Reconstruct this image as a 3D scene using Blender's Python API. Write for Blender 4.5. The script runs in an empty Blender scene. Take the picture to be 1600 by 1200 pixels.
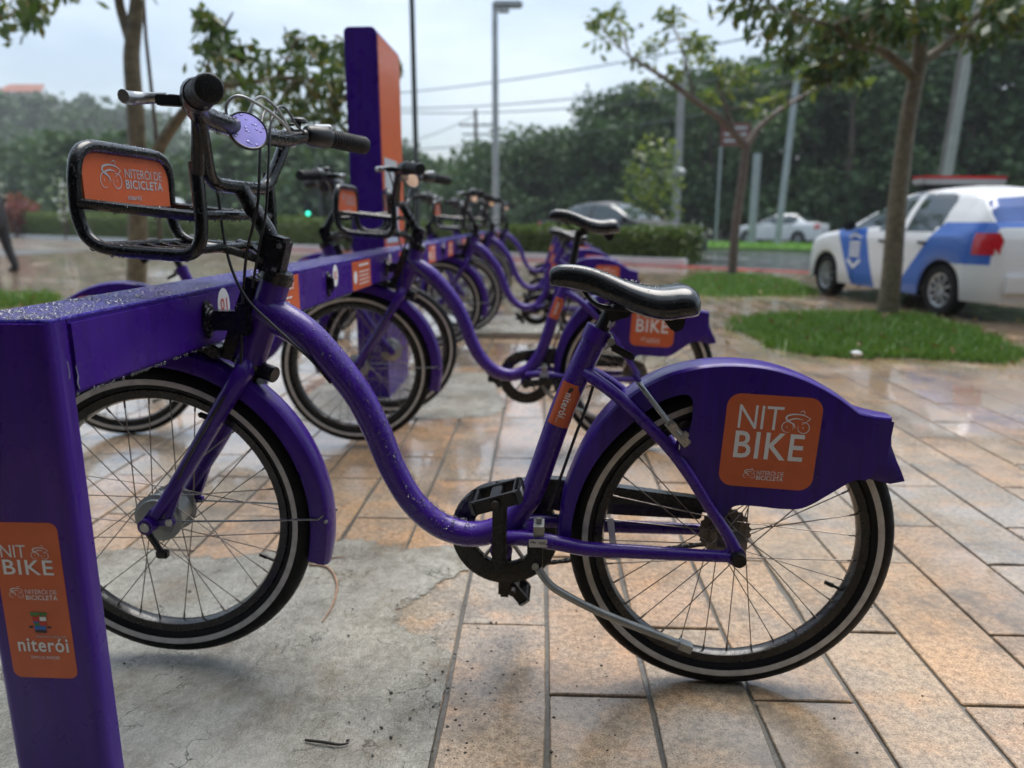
import bpy, bmesh, math, random
import numpy as np
from mathutils import Vector, Matrix
random.seed(7)
rng = np.random.default_rng(11)
R = math.radians
sc = bpy.context.scene

# ------------------------------------------------------------------ camera
cam_d = bpy.data.cameras.new('camera')
cam = bpy.data.objects.new('camera', cam_d)
sc.collection.objects.link(cam)
cam.location = (0, 0, 1.003)
cam.rotation_euler = (math.pi / 2 - 0.2181, 0, 0)
cam_d.sensor_width = 36.0
cam_d.lens = 36.0 * 1155.0 / 1600.0
cam_d.clip_start = 0.02
cam_d.clip_end = 3000
cam_d.dof.use_dof = True
cam_d.dof.focus_distance = 1.36
cam_d.dof.aperture_fstop = 2.5
sc.camera = cam

# ------------------------------------------------------------------ sky, sun, exposure
SUN_EL, SUN_AZ = R(68), R(25)          # azimuth from +Y towards +X
world = bpy.data.worlds.new('World')
sc.world = world
world.use_nodes = True
nt = world.node_tree
nt.nodes.clear()
wo = nt.nodes.new('ShaderNodeOutputWorld')
b1 = nt.nodes.new('ShaderNodeBackground')
b2 = nt.nodes.new('ShaderNodeBackground')
ad = nt.nodes.new('ShaderNodeAddShader')
sky = nt.nodes.new('ShaderNodeTexSky')
sky.sky_type = 'NISHITA'
sky.sun_disc = False
sky.sun_elevation = SUN_EL
sky.sun_rotation = SUN_AZ
sky.air_density = 1.0
sky.dust_density = 3.0
b1.inputs['Strength'].default_value = 0.05
nt.links.new(sky.outputs[0], b1.inputs['Color'])
tc = nt.nodes.new('ShaderNodeTexCoord')
nz = nt.nodes.new('ShaderNodeTexNoise')
nz.inputs['Scale'].default_value = 3.2
nz.inputs['Detail'].default_value = 4
nz.inputs['Roughness'].default_value = 0.5
mp = nt.nodes.new('ShaderNodeMapping')
mp.inputs['Scale'].default_value = (1, 1, 3.0)
cr = nt.nodes.new('ShaderNodeValToRGB')
cr.color_ramp.elements[0].position = 0.40
cr.color_ramp.elements[0].color = (0.44, 0.545, 0.63, 1)
cr.color_ramp.elements[1].position = 0.62
cr.color_ramp.elements[1].color = (0.80, 0.87, 0.92, 1)
nt.links.new(tc.outputs['Generated'], mp.inputs['Vector'])
nt.links.new(mp.outputs[0], nz.inputs['Vector'])
nt.links.new(nz.outputs['Fac'], cr.inputs['Fac'])
sep = nt.nodes.new('ShaderNodeSeparateXYZ')
nt.links.new(tc.outputs['Generated'], sep.inputs[0])
cl = nt.nodes.new('ShaderNodeClamp')
nt.links.new(sep.outputs['Z'], cl.inputs['Value'])
ma = nt.nodes.new('ShaderNodeMath')
ma.operation = 'MULTIPLY_ADD'
ma.inputs[1].default_value = 2.0 / 3.0
ma.inputs[2].default_value = 1.0 / 3.0
nt.links.new(cl.outputs[0], ma.inputs[0])
vm = nt.nodes.new('ShaderNodeVectorMath')
vm.operation = 'SCALE'
nt.links.new(cr.outputs['Color'], vm.inputs[0])
nt.links.new(ma.outputs[0], vm.inputs['Scale'])
nt.links.new(vm.outputs[0], b2.inputs['Color'])
b2.inputs['Strength'].default_value = 0.54
nt.links.new(b1.outputs[0], ad.inputs[0])
nt.links.new(b2.outputs[0], ad.inputs[1])
nt.links.new(ad.outputs[0], wo.inputs['Surface'])

sun_d = bpy.data.lights.new('sun', 'SUN')
sun_d.energy = 1.5
sun_d.angle = R(45)
sun_d.color = (1.0, 0.97, 0.93)
sun = bpy.data.objects.new('sun', sun_d)
sc.collection.objects.link(sun)
sd = Vector((math.sin(SUN_AZ) * math.cos(SUN_EL), math.cos(SUN_AZ) * math.cos(SUN_EL), math.sin(SUN_EL)))
sun.rotation_euler = sd.to_track_quat('Z', 'Y').to_euler()

vs = sc.view_settings
vs.view_transform = 'Standard'
vs.look = 'None'
vs.exposure = 1.28
vs.gamma = 1.0
vs.use_curve_mapping = False
sc.render.film_transparent = False
sc.cycles.use_denoising = True
sc.cycles.max_bounces = 8
sc.cycles.transparent_max_bounces = 8
sc.cycles.volume_bounces = 0
sc.cycles.sample_clamp_indirect = 6.0
sc.cycles.caustics_reflective = False
sc.cycles.caustics_refractive = False

# ------------------------------------------------------------------ materials
MATS = {}


def nodes_of(name):
    m = bpy.data.materials.new(name)
    m.use_nodes = True
    t = m.node_tree
    p = t.nodes['Principled BSDF']
    return m, t, p


def N(t, typ, **kw):
    n = t.nodes.new(typ)
    for k, v in kw.items():
        if k in n.inputs.keys():
            n.inputs[k].default_value = v
        else:
            setattr(n, k, v)
    return n


def ramp(t, src, stops):
    r = t.nodes.new('ShaderNodeValToRGB')
    el = r.color_ramp.elements
    while len(el) < len(stops):
        el.new(0.5)
    for e, (p, c) in zip(el, stops):
        e.position = p
        e.color = (c[0], c[1], c[2], 1) if not isinstance(c, (int, float)) else (c, c, c, 1)
    t.links.new(src, r.inputs['Fac'])
    return r.outputs['Color']


def math_n(t, op, a, b=None, c=None):
    n = t.nodes.new('ShaderNodeMath')
    n.operation = op
    for i, v in enumerate((a, b, c)):
        if v is None:
            continue
        if isinstance(v, (int, float)):
            n.inputs[i].default_value = v
        else:
            t.links.new(v, n.inputs[i])
    return n.outputs[0]


def mixc(t, fac, a, b, mode='MIX'):
    n = t.nodes.new('ShaderNodeMix')
    n.data_type = 'RGBA'
    n.blend_type = mode
    for sock, v in ((n.inputs[0], fac), (n.inputs[6], a), (n.inputs[7], b)):
        if isinstance(v, (int, float)):
            sock.default_value = v
        elif isinstance(v, tuple):
            sock.default_value = (v[0], v[1], v[2], 1)
        else:
            t.links.new(v, sock)
    return n.outputs[2]


def noise(t, vec, scale, detail=3, rough=0.55):
    n = N(t, 'ShaderNodeTexNoise', Scale=scale, Detail=detail, Roughness=rough)
    t.links.new(vec, n.inputs['Vector'])
    return n.outputs['Fac']


def obj_co(t):
    return t.nodes.new('ShaderNodeTexCoord').outputs['Object']


def pos_co(t):
    return t.nodes.new('ShaderNodeNewGeometry').outputs['Position']


def drops(t, p, vec, scale=130, strength=0.5, dist=0.0015, amount=0.5, base_bump=None):
    """beads of rain water: small domes of fine relief"""
    v = N(t, 'ShaderNodeTexVoronoi', Scale=scale)
    t.links.new(vec, v.inputs['Vector'])
    d = ramp(t, v.outputs['Distance'], [(0.0, 1), (0.22, 0.85), (0.36, 0.0)])
    keep = ramp(t, v.outputs['Color'], [(1 - amount - 0.01, 0), (1 - amount, 1)])
    h = math_n(t, 'MULTIPLY', d, keep)
    if base_bump is not None:
        h = math_n(t, 'ADD', h, base_bump)
    b = N(t, 'ShaderNodeBump', Strength=strength, Distance=dist)
    t.links.new(h, b.inputs['Height'])
    t.links.new(b.outputs[0], p.inputs['Normal'])
    return h


def simple(name, col, rough=0.5, metal=0.0, coat=0.0, wet=None, var=0.0, spec=0.5, vscale=25.0, streak=None):
    if name in MATS:
        return MATS[name]
    m, t, p = nodes_of(name)
    p.inputs['Roughness'].default_value = rough
    p.inputs['Metallic'].default_value = metal
    p.inputs['Coat Weight'].default_value = coat
    p.inputs['Coat Roughness'].default_value = 0.06
    p.inputs['Specular IOR Level'].default_value = spec
    co = obj_co(t)
    nc = co
    if streak:
        mp_n = t.nodes.new('ShaderNodeMapping')
        mp_n.inputs['Scale'].default_value = streak
        t.links.new(co, mp_n.inputs['Vector'])
        nc = mp_n.outputs[0]
    f = noise(t, nc, vscale, 4, 0.6)
    k = var
    c0 = tuple(max(0, c * (1 - k)) for c in col)
    c1 = tuple(min(1, c * (1 + k)) for c in col)
    t.links.new(ramp(t, f, [(0.3, c0), (0.7, c1)]), p.inputs['Base Color'])
    rr = ramp(t, noise(t, co, vscale * 2.3, 3), [(0.3, max(0.02, rough * 0.75)), (0.7, min(1, rough * 1.25))])
    t.links.new(rr, p.inputs['Roughness'])
    if wet:
        drops(t, p, co, *wet)
    MATS[name] = m
    return m


PUR = (0.043, 0.0085, 0.205)
M_PURPLE = simple('purple_paint_wet', PUR, 0.30, 0, 0.25, (250, 0.8, 0.0014, 0.45), 0.10, spec=0.35)
M_PURPLE_DRY = simple('purple_paint', PUR, 0.30, 0, 0.12, None, 0.20, spec=0.28, vscale=6, streak=(6, 6, 0.5))
M_PURPLE_FLAT = simple('purple_panel', (0.031, 0.0062, 0.18), 0.34, 0, 0.12, (190, 0.25, 0.0007, 0.12), 0.30, vscale=9, spec=0.3, streak=(7, 1, 0.35))
M_BLACK = simple('black_wet_metal', (0.004, 0.0045, 0.005), 0.26, 0, 0.25, (190, 0.6, 0.0016, 0.5), 0.2, spec=0.35)
M_BLACKP = simple('black_plastic', (0.005, 0.0055, 0.006), 0.38, 0, 0.1, (230, 0.3, 0.001, 0.3), 0.2, spec=0.35)
M_RUBBER = simple('rubber', (0.004, 0.004, 0.0045), 0.55, 0, 0.0, (120, 0.25, 0.0012, 0.4), 0.25, spec=0.2)
M_GRIP = simple('grip_rubber', (0.005, 0.0055, 0.006), 0.5, 0, 0.0, (330, 0.6, 0.0014, 0.9), 0.2, spec=0.3)
M_STEEL = simple('brushed_steel', (0.34, 0.35, 0.35), 0.3, 0.9, 0, None, 0.15)
M_ALU = simple('cast_aluminium', (0.30, 0.31, 0.30), 0.45, 0.75, 0, (190, 0.3, 0.001, 0.3), 0.2)
M_SPOKE = simple('spoke_wire', (0.20, 0.17, 0.15), 0.38, 0.8, 0, None, 0.2)
M_CHAIN = simple('chain_steel', (0.05, 0.047, 0.045), 0.4, 0.7, 0, None, 0.3)
M_CASS = simple('cassette_steel', (0.13, 0.12, 0.115), 0.4, 0.8, 0, None, 0.3)
M_STRIPE = simple('reflective_stripe', (0.50, 0.485, 0.45), 0.5, 0, 0, None, 0.2, vscale=40)
M_RIM = simple('black_rim', (0.005, 0.005, 0.0055), 0.3, 0, 0.3, (220, 0.5, 0.0015, 0.6), 0.2)
M_ORANGE = simple('orange_sticker', (0.57, 0.110, 0.030), 0.42, 0, 0.15, None, 0.07)
M_WHITEINK = simple('white_print', (0.74, 0.76, 0.77), 0.5, 0, 0, None, 0.03)
M_REDINK = simple('red_print', (0.55, 0.03, 0.02), 0.5)
M_GREENINK = simple('green_print', (0.05, 0.20, 0.05), 0.5)
M_BLUEINK = simple('blue_print', (0.03, 0.14, 0.45), 0.5)
M_DARKINK = simple('dark_print', (0.02, 0.02, 0.025), 0.5)
M_GREYINK = simple('grey_print', (0.42, 0.47, 0.50), 0.5)
M_SADDLE = simple('saddle_vinyl', (0.006, 0.007, 0.008), 0.26, 0, 0.3, (55, 0.35, 0.0016, 0.22), 0.15)
M_CABLE = simple('black_cable', (0.012, 0.012, 0.013), 0.35)
M_CABLEG = simple('grey_cable', (0.30, 0.32, 0.33), 0.35, 0.2)
M_LABEL = simple('silver_label', (0.55, 0.56, 0.57), 0.4, 0.2)
M_MIRROR_P = simple('lens_purple_reflection', (0.40, 0.34, 0.95), 0.12, 0, 0.8, (110, 0.9, 0.004, 0.6), 0.15)  # reflected purple painted in as the mirror's own colour
M_MIRROR_T = simple('lens_ground_reflection', (0.62, 0.36, 0.20), 0.1, 0, 0.8, None, 0.1)  # tan reflection of the ground painted in as the mirror's colour
M_WHITEPAINT = simple('white_car_paint', (0.74, 0.75, 0.75), 0.25, 0, 0.5, None, 0.03, vscale=4)
M_SILVERPAINT = simple('silver_car_paint', (0.50, 0.53, 0.55), 0.25, 0.2, 0.5, None, 0.03, vscale=4)
M_DARKPAINT = simple('dark_car_paint', (0.012, 0.013, 0.015), 0.4, 0, 0.1, None, 0.05, vscale=4)
M_GLASSCAR = simple('car_glass', (0.025, 0.04, 0.045), 0.05, 0, 0.6, None, 0.1)
M_TAIL = simple('red_lamp', (0.55, 0.012, 0.02), 0.12, 0, 0.7, None, 0.1)
M_ALLOY = simple('alloy_rim', (0.45, 0.46, 0.47), 0.35, 0.6, 0, None, 0.1)
M_BLUEFILM = simple('blue_window_film', (0.03, 0.09, 0.33), 0.1, 0, 0.6, None, 0.2, vscale=3)
M_GREYMETAL = simple('galvanised_metal', (0.34, 0.37, 0.38), 0.45, 0.5, 0, None, 0.15, vscale=3)
M_DARKPOLE = simple('dark_pole', (0.05, 0.06, 0.06), 0.5, 0.2, 0, None, 0.1, vscale=3)
M_POLECONC = simple('concrete_pole', (0.30, 0.30, 0.29), 0.8, 0, 0, None, 0.15, vscale=3)
M_WOODPOLE = simple('weathered_pole', (0.17, 0.15, 0.14), 0.8, 0, 0, None, 0.2, vscale=3)
M_RED = simple('red_kerb_paint', (0.42, 0.055, 0.035), 0.45, 0, 0, None, 0.25, vscale=2)
M_WHITEWALL = simple('white_limewash', (0.55, 0.56, 0.55), 0.7, 0, 0, None, 0.12, vscale=2)
M_CLOTH = simple('dark_cloth', (0.012, 0.013, 0.016), 0.8, 0, 0, None, 0.2)
M_SKIN = simple('skin', (0.30, 0.17, 0.11), 0.5, 0, 0, None, 0.1)
M_HAIR = simple('hair', (0.02, 0.015, 0.012), 0.6, 0, 0, None, 0.2)
M_SHOE = simple('shoe_leather', (0.03, 0.015, 0.012), 0.4, 0, 0, None, 0.2)
M_DEBRIS = simple('dark_debris', (0.02, 0.016, 0.012), 0.6, 0, 0, None, 0.4)
M_FIBRE = simple('dry_fibre', (0.26, 0.15, 0.09), 0.7, 0, 0, None, 0.3)
M_PAPER = simple('white_litter', (0.75, 0.76, 0.78), 0.6, 0, 0, None, 0.05)
M_SIGNBROWN = simple('maroon_sign', (0.16, 0.035, 0.03), 0.5, 0, 0, None, 0.1)
M_RENDERWALL = simple('house_render', (0.55, 0.50, 0.46), 0.8, 0, 0, None, 0.1, vscale=1)
M_ROOFTILE = simple('roof_tile', (0.30, 0.12, 0.08), 0.8, 0, 0, None, 0.2, vscale=2)


def mat_water():
    """a bead of clear water: what lies under it shows through, the sky glints on it"""
    m = bpy.data.materials.new('rain_water')
    m.use_nodes = True
    t = m.node_tree
    t.nodes.clear()
    o = t.nodes.new('ShaderNodeOutputMaterial')
    tr, gl, mx, fr = (t.nodes.new('ShaderNode' + q) for q in ('BsdfTransparent', 'BsdfGlossy', 'MixShader', 'Fresnel'))
    gl.inputs['Roughness'].default_value = 0.04
    fr.inputs['IOR'].default_value = 1.9
    t.links.new(math_n(t, 'MAXIMUM', fr.outputs[0], 0.14), mx.inputs[0])
    t.links.new(tr.outputs[0], mx.inputs[1])
    t.links.new(gl.outputs[0], mx.inputs[2])
    t.links.new(mx.outputs[0], o.inputs['Surface'])
    return m


M_WATER = mat_water()


def mat_emit(name, col, s):
    m, t, p = nodes_of(name)
    p.inputs['Base Color'].default_value = (*col, 1)
    p.inputs['Emission Color'].default_value = (*col, 1)
    p.inputs['Emission Strength'].default_value = s
    return m


M_GREENLIGHT = mat_emit('signal_green', (0.05, 0.8, 0.5), 1.3)
M_REDLIGHT = mat_emit('signal_red', (1.0, 0.2, 0.12), 2.0)


def mat_beamtop():
    """purple paint, its colour lightened for sky sheen, under a broken film of rain water"""
    m, t, p = nodes_of('purple_sky_sheen_rain_film')
    co = obj_co(t)
    p.inputs['Coat Weight'].default_value = 0.7
    p.inputs['Coat Roughness'].default_value = 0.03
    p.inputs['Specular IOR Level'].default_value = 0.3
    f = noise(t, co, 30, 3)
    t.links.new(ramp(t, f, [(0.3, (0.075, 0.045, 0.44)), (0.7, (0.10, 0.06, 0.52))]), p.inputs['Base Color'])  # lighter than the beam's sides: sky sheen put into the base colour
    p.inputs['Roughness'].default_value = 0.3
    h1 = ramp(t, noise(t, co, 95, 2, 0.5), [(0.42, 0), (0.58, 1)])
    h2 = noise(t, co, 260, 2)
    base = math_n(t, 'MULTIPLY_ADD', h2, 0.4, h1)
    drops(t, p, co, 150, 1.0, 0.005, 0.65, base)
    return m


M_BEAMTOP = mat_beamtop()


def mat_tile(island):
    m, t, p = nodes_of('wet_stoneware_tile' + ('_far' if island else ''))
    co = pos_co(t)
    if island:
        rnd = t.nodes.new('ShaderNodeNewGeometry').outputs['Random Per Island']
    else:
        rnd = t.nodes.new('ShaderNodeObjectInfo').outputs['Random']
    base = ramp(t, rnd, [(0.0, (0.45, 0.275, 0.145)), (0.25, (0.39, 0.26, 0.16)), (0.5, (0.48, 0.305, 0.165)), (0.7, (0.29, 0.25, 0.19)), (0.85, (0.41, 0.295, 0.185)), (1.0, (0.49, 0.35, 0.22))])
    cloud = ramp(t, noise(t, co, 4.2, 5, 0.62), [(0.36, 0.0), (0.62, 1.0)])
    base = mixc(t, math_n(t, 'MULTIPLY', cloud, 0.55), base, (0.28, 0.24, 0.19))
    warm = ramp(t, noise(t, co, 9.0, 4, 0.6), [(0.50, 0.0), (0.72, 1.0)])
    base = mixc(t, math_n(t, 'MULTIPLY', warm, 0.6), base, (0.52, 0.30, 0.15))
    fine = noise(t, co, 260, 3, 0.7)
    base = mixc(t, 0.85, base, ramp(t, fine, [(0.32, (0.45, 0.42, 0.40)), (0.5, (0.95, 0.95, 0.95)), (0.68, (1.35, 1.35, 1.35))]), 'MULTIPLY')
    med = noise(t, co, 60, 3, 0.7)
    base = mixc(t, 0.75, base, ramp(t, med, [(0.32, (0.48, 0.46, 0.43)), (0.62, (1.2, 1.2, 1.2))]), 'MULTIPLY')
    # dark grime: streaky stains and grit specks
    grime = ramp(t, noise(t, co, 2.6, 6, 0.72), [(0.50, 0.0), (0.66, 1.0)])
    base = mixc(t, math_n(t, 'MULTIPLY', grime, 0.72), base, (0.085, 0.075, 0.062))
    v = N(t, 'ShaderNodeTexVoronoi', Scale=75.0)
    t.links.new(co, v.inputs['Vector'])
    sp = ramp(t, v.outputs['Distance'], [(0.10, 1.0), (0.20, 0.0)])
    kp = ramp(t, v.outputs['Color'], [(0.58, 0.0), (0.61, 1.0)])
    gate = ramp(t, noise(t, co, 3.1, 3), [(0.42, 0.0), (0.56, 1.0)])
    spm = math_n(t, 'MULTIPLY', math_n(t, 'MULTIPLY', sp, kp), gate)
    base = mixc(t, math_n(t, 'MULTIPLY', spm, 0.85), base, (0.03, 0.027, 0.024))
    t.links.new(base, p.inputs['Base Color'])
    wet = noise(t, co, 1.5, 4, 0.6)
    rr = ramp(t, wet, [(0.36, 0.08), (0.52, 0.17), (0.68, 0.38)])
    t.links.new(rr, p.inputs['Roughness'])
    p.inputs['Specular IOR Level'].default_value = 0.5
    sp_ = t.nodes.new('ShaderNodeSeparateXYZ')
    t.links.new(co, sp_.inputs[0])
    wetness = math_n(t, 'ADD', noise(t, co, 2.3, 5, 0.62), ramp(t, math_n(t, 'MULTIPLY', sp_.outputs['Y'], 0.1), [(0.17, 0.0), (0.36, 0.16)]))
    t.links.new(ramp(t, wetness, [(0.44, 0.15), (0.64, 1.0)]), p.inputs['Coat Weight'])
    t.links.new(ramp(t, wetness, [(0.44, 0.28), (0.66, 0.04)]), p.inputs['Coat Roughness'])
    p.inputs['Coat IOR'].default_value = 1.42
    wav = N(t, 'ShaderNodeBump', Strength=0.10, Distance=0.002)
    t.links.new(noise(t, co, 30, 2), wav.inputs['Height'])
    t.links.new(wav.outputs[0], p.inputs['Coat Normal'])
    b = N(t, 'ShaderNodeBump', Strength=0.4, Distance=0.002)
    hh = math_n(t, 'MULTIPLY_ADD', fine, 0.5, math_n(t, 'MULTIPLY', med, 0.6))
    t.links.new(hh, b.inputs['Height'])
    t.links.new(b.outputs[0], p.inputs['Normal'])
    return m


M_TILE, M_TILEFAR = mat_tile(False), mat_tile(True)


def mat_ground(name, c0, c1, c2, rough, bump=0.004, sc1=3.0, fine=90.0, coat=0.2):
    m, t, p = nodes_of(name)
    co = pos_co(t)
    base = ramp(t, noise(t, co, sc1, 6, 0.65), [(0.3, c0), (0.5, c1), (0.7, c2)])
    fn = noise(t, co, fine, 4, 0.7)
    base = mixc(t, 0.6, base, ramp(t, fn, [(0.3, (0.6, 0.6, 0.6)), (0.7, (1.2, 1.2, 1.2))]), 'MULTIPLY')
    t.links.new(base, p.inputs['Base Color'])
    t.links.new(ramp(t, noise(t, co, sc1 * 0.7, 4), [(0.35, rough[0]), (0.65, rough[1])]), p.inputs['Roughness'])
    p.inputs['Coat Weight'].default_value = coat
    p.inputs['Coat Roughness'].default_value = 0.1
    b = N(t, 'ShaderNodeBump', Strength=0.5, Distance=bump)
    t.links.new(math_n(t, 'MULTIPLY_ADD', noise(t, co, fine * 0.25, 4), 1.5, fn), b.inputs['Height'])
    t.links.new(b.outputs[0], p.inputs['Normal'])
    return m


M_GROUT = mat_ground('wet_grout', (0.04, 0.035, 0.028), (0.085, 0.075, 0.058), (0.13, 0.115, 0.085), (0.25, 0.5))
M_CEMENT_PLAIN = mat_ground('wet_cement', (0.135, 0.128, 0.105), (0.25, 0.24, 0.205), (0.33, 0.32, 0.275), (0.16, 0.48), 0.006, 5.0, 120.0, 0.25)


def mat_cement():
    m, t, p = nodes_of('wet_rough_cement')
    co = pos_co(t)
    base = ramp(t, noise(t, co, 3.4, 7, 0.7), [(0.30, (0.13, 0.115, 0.085)), (0.46, (0.26, 0.245, 0.205)), (0.56, (0.33, 0.315, 0.265)), (0.72, (0.40, 0.38, 0.32))])
    fn, md = noise(t, co, 230, 4, 0.75), noise(t, co, 42, 5, 0.7)
    base = mixc(t, 0.8, base, ramp(t, fn, [(0.32, (0.5, 0.5, 0.48)), (0.66, (1.25, 1.25, 1.25))]), 'MULTIPLY')
    base = mixc(t, 0.8, base, ramp(t, md, [(0.30, (0.55, 0.53, 0.48)), (0.6, (1.1, 1.1, 1.1))]), 'MULTIPLY')
    rust = ramp(t, noise(t, co, 4.5, 6, 0.7), [(0.52, 0.0), (0.66, 1.0)])
    base = mixc(t, math_n(t, 'MULTIPLY', rust, 0.55), base, (0.17, 0.125, 0.075))
    pale = ramp(t, noise(t, co, 2.1, 4, 0.6), [(0.50, 0.0), (0.66, 1.0)])
    base = mixc(t, math_n(t, 'MULTIPLY', pale, 0.45), base, (0.42, 0.41, 0.37))
    w = noise(t, co, 7.0, 3)
    vv = N(t, 'ShaderNodeTexVoronoi', Scale=2.6)
    vv.feature = 'DISTANCE_TO_EDGE'
    mpn = t.nodes.new('ShaderNodeVectorMath')
    mpn.operation = 'ADD'
    nv = N(t, 'ShaderNodeTexNoise', Scale=5.0, Detail=6.0)
    t.links.new(co, nv.inputs['Vector'])
    t.links.new(co, mpn.inputs[0])
    t.links.new(nv.outputs['Color'], mpn.inputs[1])
    t.links.new(mpn.outputs[0], vv.inputs['Vector'])
    crack = math_n(t, 'MULTIPLY', ramp(t, vv.outputs['Distance'], [(0.0, 1.0), (0.012, 0.0)]), ramp(t, w, [(0.5, 0.0), (0.6, 1.0)]))
    base = mixc(t, math_n(t, 'MULTIPLY', crack, 0.8), base, (0.04, 0.036, 0.028))
    t.links.new(base, p.inputs['Base Color'])
    t.links.new(ramp(t, noise(t, co, 4.0, 5, 0.65), [(0.42, 0.10), (0.56, 0.24), (0.72, 0.5)]), p.inputs['Roughness'])
    p.inputs['Coat Weight'].default_value = 0.2
    p.inputs['Coat Roughness'].default_value = 0.1
    b = N(t, 'ShaderNodeBump', Strength=0.7, Distance=0.006)
    hm_ = ramp(t, noise(t, co, 115, 2, 0.5), [(0.42, 0.0), (0.62, 1.0)])
    hh = math_n(t, 'MULTIPLY_ADD', fn, 0.35, math_n(t, 'MULTIPLY', md, 1.3))
    hh = math_n(t, 'MULTIPLY_ADD', hm_, 0.5, hh)
    hh = math_n(t, 'SUBTRACT', hh, crack)
    t.links.new(hh, b.inputs['Height'])
    t.links.new(b.outputs[0], p.inputs['Normal'])
    return m


M_CEMENT = mat_cement()
M_ASPHALT = mat_ground('wet_asphalt', (0.035, 0.037, 0.04), (0.05, 0.053, 0.056), (0.07, 0.073, 0.076), (0.12, 0.3), 0.004, 1.0, 60.0)
M_SOIL = mat_ground('lawn_soil', (0.035, 0.06, 0.012), (0.06, 0.11, 0.02), (0.09, 0.16, 0.03), (0.7, 0.9), 0.02, 4.0, 40.0, 0.0)
M_VERGE = mat_ground('verge_lawn', (0.09, 0.19, 0.03), (0.13, 0.26, 0.04), (0.17, 0.32, 0.06), (0.7, 0.9), 0.03, 3.0, 25.0, 0.0)
M_WOODFLOOR = mat_ground('woodland_floor', (0.012, 0.02, 0.008), (0.02, 0.035, 0.012), (0.03, 0.05, 0.016), (0.8, 0.95), 0.05, 0.5, 10.0, 0.0)
M_HILL = mat_ground('hillside', (0.02, 0.045, 0.015), (0.035, 0.07, 0.02), (0.05, 0.09, 0.03), (0.8, 0.95), 0.2, 0.08, 1.0, 0.0)
M_FARPAVE = mat_ground('far_paving', (0.20, 0.16, 0.12), (0.27, 0.22, 0.17), (0.33, 0.26, 0.19), (0.12, 0.3), 0.003, 1.3, 12.0, 0.3)


def mat_leaf(name, cols, trans=0.35, rough=0.4):
    m, t, p = nodes_of(name)
    g = t.nodes.new('ShaderNodeNewGeometry')
    stops = [(i / (len(cols) - 1), c) for i, c in enumerate(cols)]
    c = ramp(t, g.outputs['Random Per Island'], stops)
    t.links.new(c, p.inputs['Base Color'])
    p.inputs['Roughness'].default_value = rough
    tr = t.nodes.new('ShaderNodeBsdfTranslucent')
    cc = mixc(t, 0.5, c, (0.12, 0.2, 0.02), 'ADD')
    t.links.new(cc, tr.inputs['Color'])
    mx = t.nodes.new('ShaderNodeMixShader')
    mx.inputs[0].default_value = trans
    out = t.nodes['Material Output']
    t.links.new(p.outputs[0], mx.inputs[1])
    t.links.new(tr.outputs[0], mx.inputs[2])
    t.links.new(mx.outputs[0], out.inputs['Surface'])
    return m


M_LEAF = mat_leaf('almond_leaf', [(0.018, 0.045, 0.015), (0.030, 0.066, 0.018), (0.05, 0.09, 0.02), (0.035, 0.07, 0.02), (0.10, 0.13, 0.02), (0.13, 0.07, 0.02)], 0.25)
M_LEAFY = mat_leaf('young_leaf', [(0.04, 0.08, 0.02), (0.06, 0.10, 0.02), (0.12, 0.16, 0.03), (0.20, 0.22, 0.03), (0.05, 0.08, 0.02)], 0.35)
M_WOODS = mat_leaf('woodland_leaf', [(0.018, 0.050, 0.018), (0.030, 0.075, 0.024), (0.048, 0.100, 0.030), (0.024, 0.060, 0.020), (0.080, 0.135, 0.038)], 0.15, 0.7)
M_HEDGE = mat_leaf('hedge_leaf', [(0.045, 0.075, 0.010), (0.07, 0.11, 0.014), (0.10, 0.15, 0.02), (0.055, 0.09, 0.012)], 0.2, 0.5)
M_GRASS = mat_leaf('grass_blade', [(0.035, 0.09, 0.010), (0.07, 0.16, 0.016), (0.13, 0.25, 0.03), (0.05, 0.12, 0.012), (0.16, 0.22, 0.04)], 0.25, 0.45)
M_VGRASS = mat_leaf('verge_blade', [(0.10, 0.22, 0.03), (0.14, 0.30, 0.04), (0.18, 0.36, 0.06)], 0.25, 0.5)
M_REDLEAF = mat_leaf('red_leaf', [(0.15, 0.02, 0.025), (0.24, 0.03, 0.04), (0.10, 0.03, 0.02)], 0.3, 0.5)
M_FLOWER = mat_leaf('white_blossom', [(0.65, 0.66, 0.60), (0.75, 0.76, 0.72), (0.3, 0.4, 0.12)], 0.2, 0.5)
M_BARK = simple('wet_bark', (0.095, 0.065, 0.048), 0.55, 0, 0, (45, 0.8, 0.01, 0.8), 0.45, vscale=14)
M_BARKG = simple('mossy_bark', (0.13, 0.105, 0.06), 0.6, 0, 0, (45, 0.8, 0.01, 0.8), 0.45, vscale=14)

# ------------------------------------------------------------------ mesh builder


def basis(d):
    d = Vector(d).normalized()
    a = Vector((0, 0, 1)) if abs(d.z) < 0.9 else Vector((1, 0, 0))
    u = d.cross(a).normalized()
    return d, u, d.cross(u).normalized()


def crom(pts, per=6, closed=False):
    P = [np.array(p, float) for p in pts]
    n = len(P)
    out = []
    rngi = range(n) if closed else range(n - 1)
    for i in rngi:
        p1, p2 = P[i], P[(i + 1) % n]
        p0 = P[i - 1] if (i > 0 or closed) else 2 * p1 - p2
        p3 = P[(i + 2) % n] if (i + 2 < n or closed) else 2 * p2 - p1
        for k in range(per):
            s = k / per
            out.append(0.5 * ((2 * p1) + (p2 - p0) * s + (2 * p0 - 5 * p1 + 4 * p2 - p3) * s * s + (3 * p1 - p0 - 3 * p2 + p3) * s ** 3))
    if not closed:
        out.append(P[-1])
    return [tuple(q) for q in out]


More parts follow.
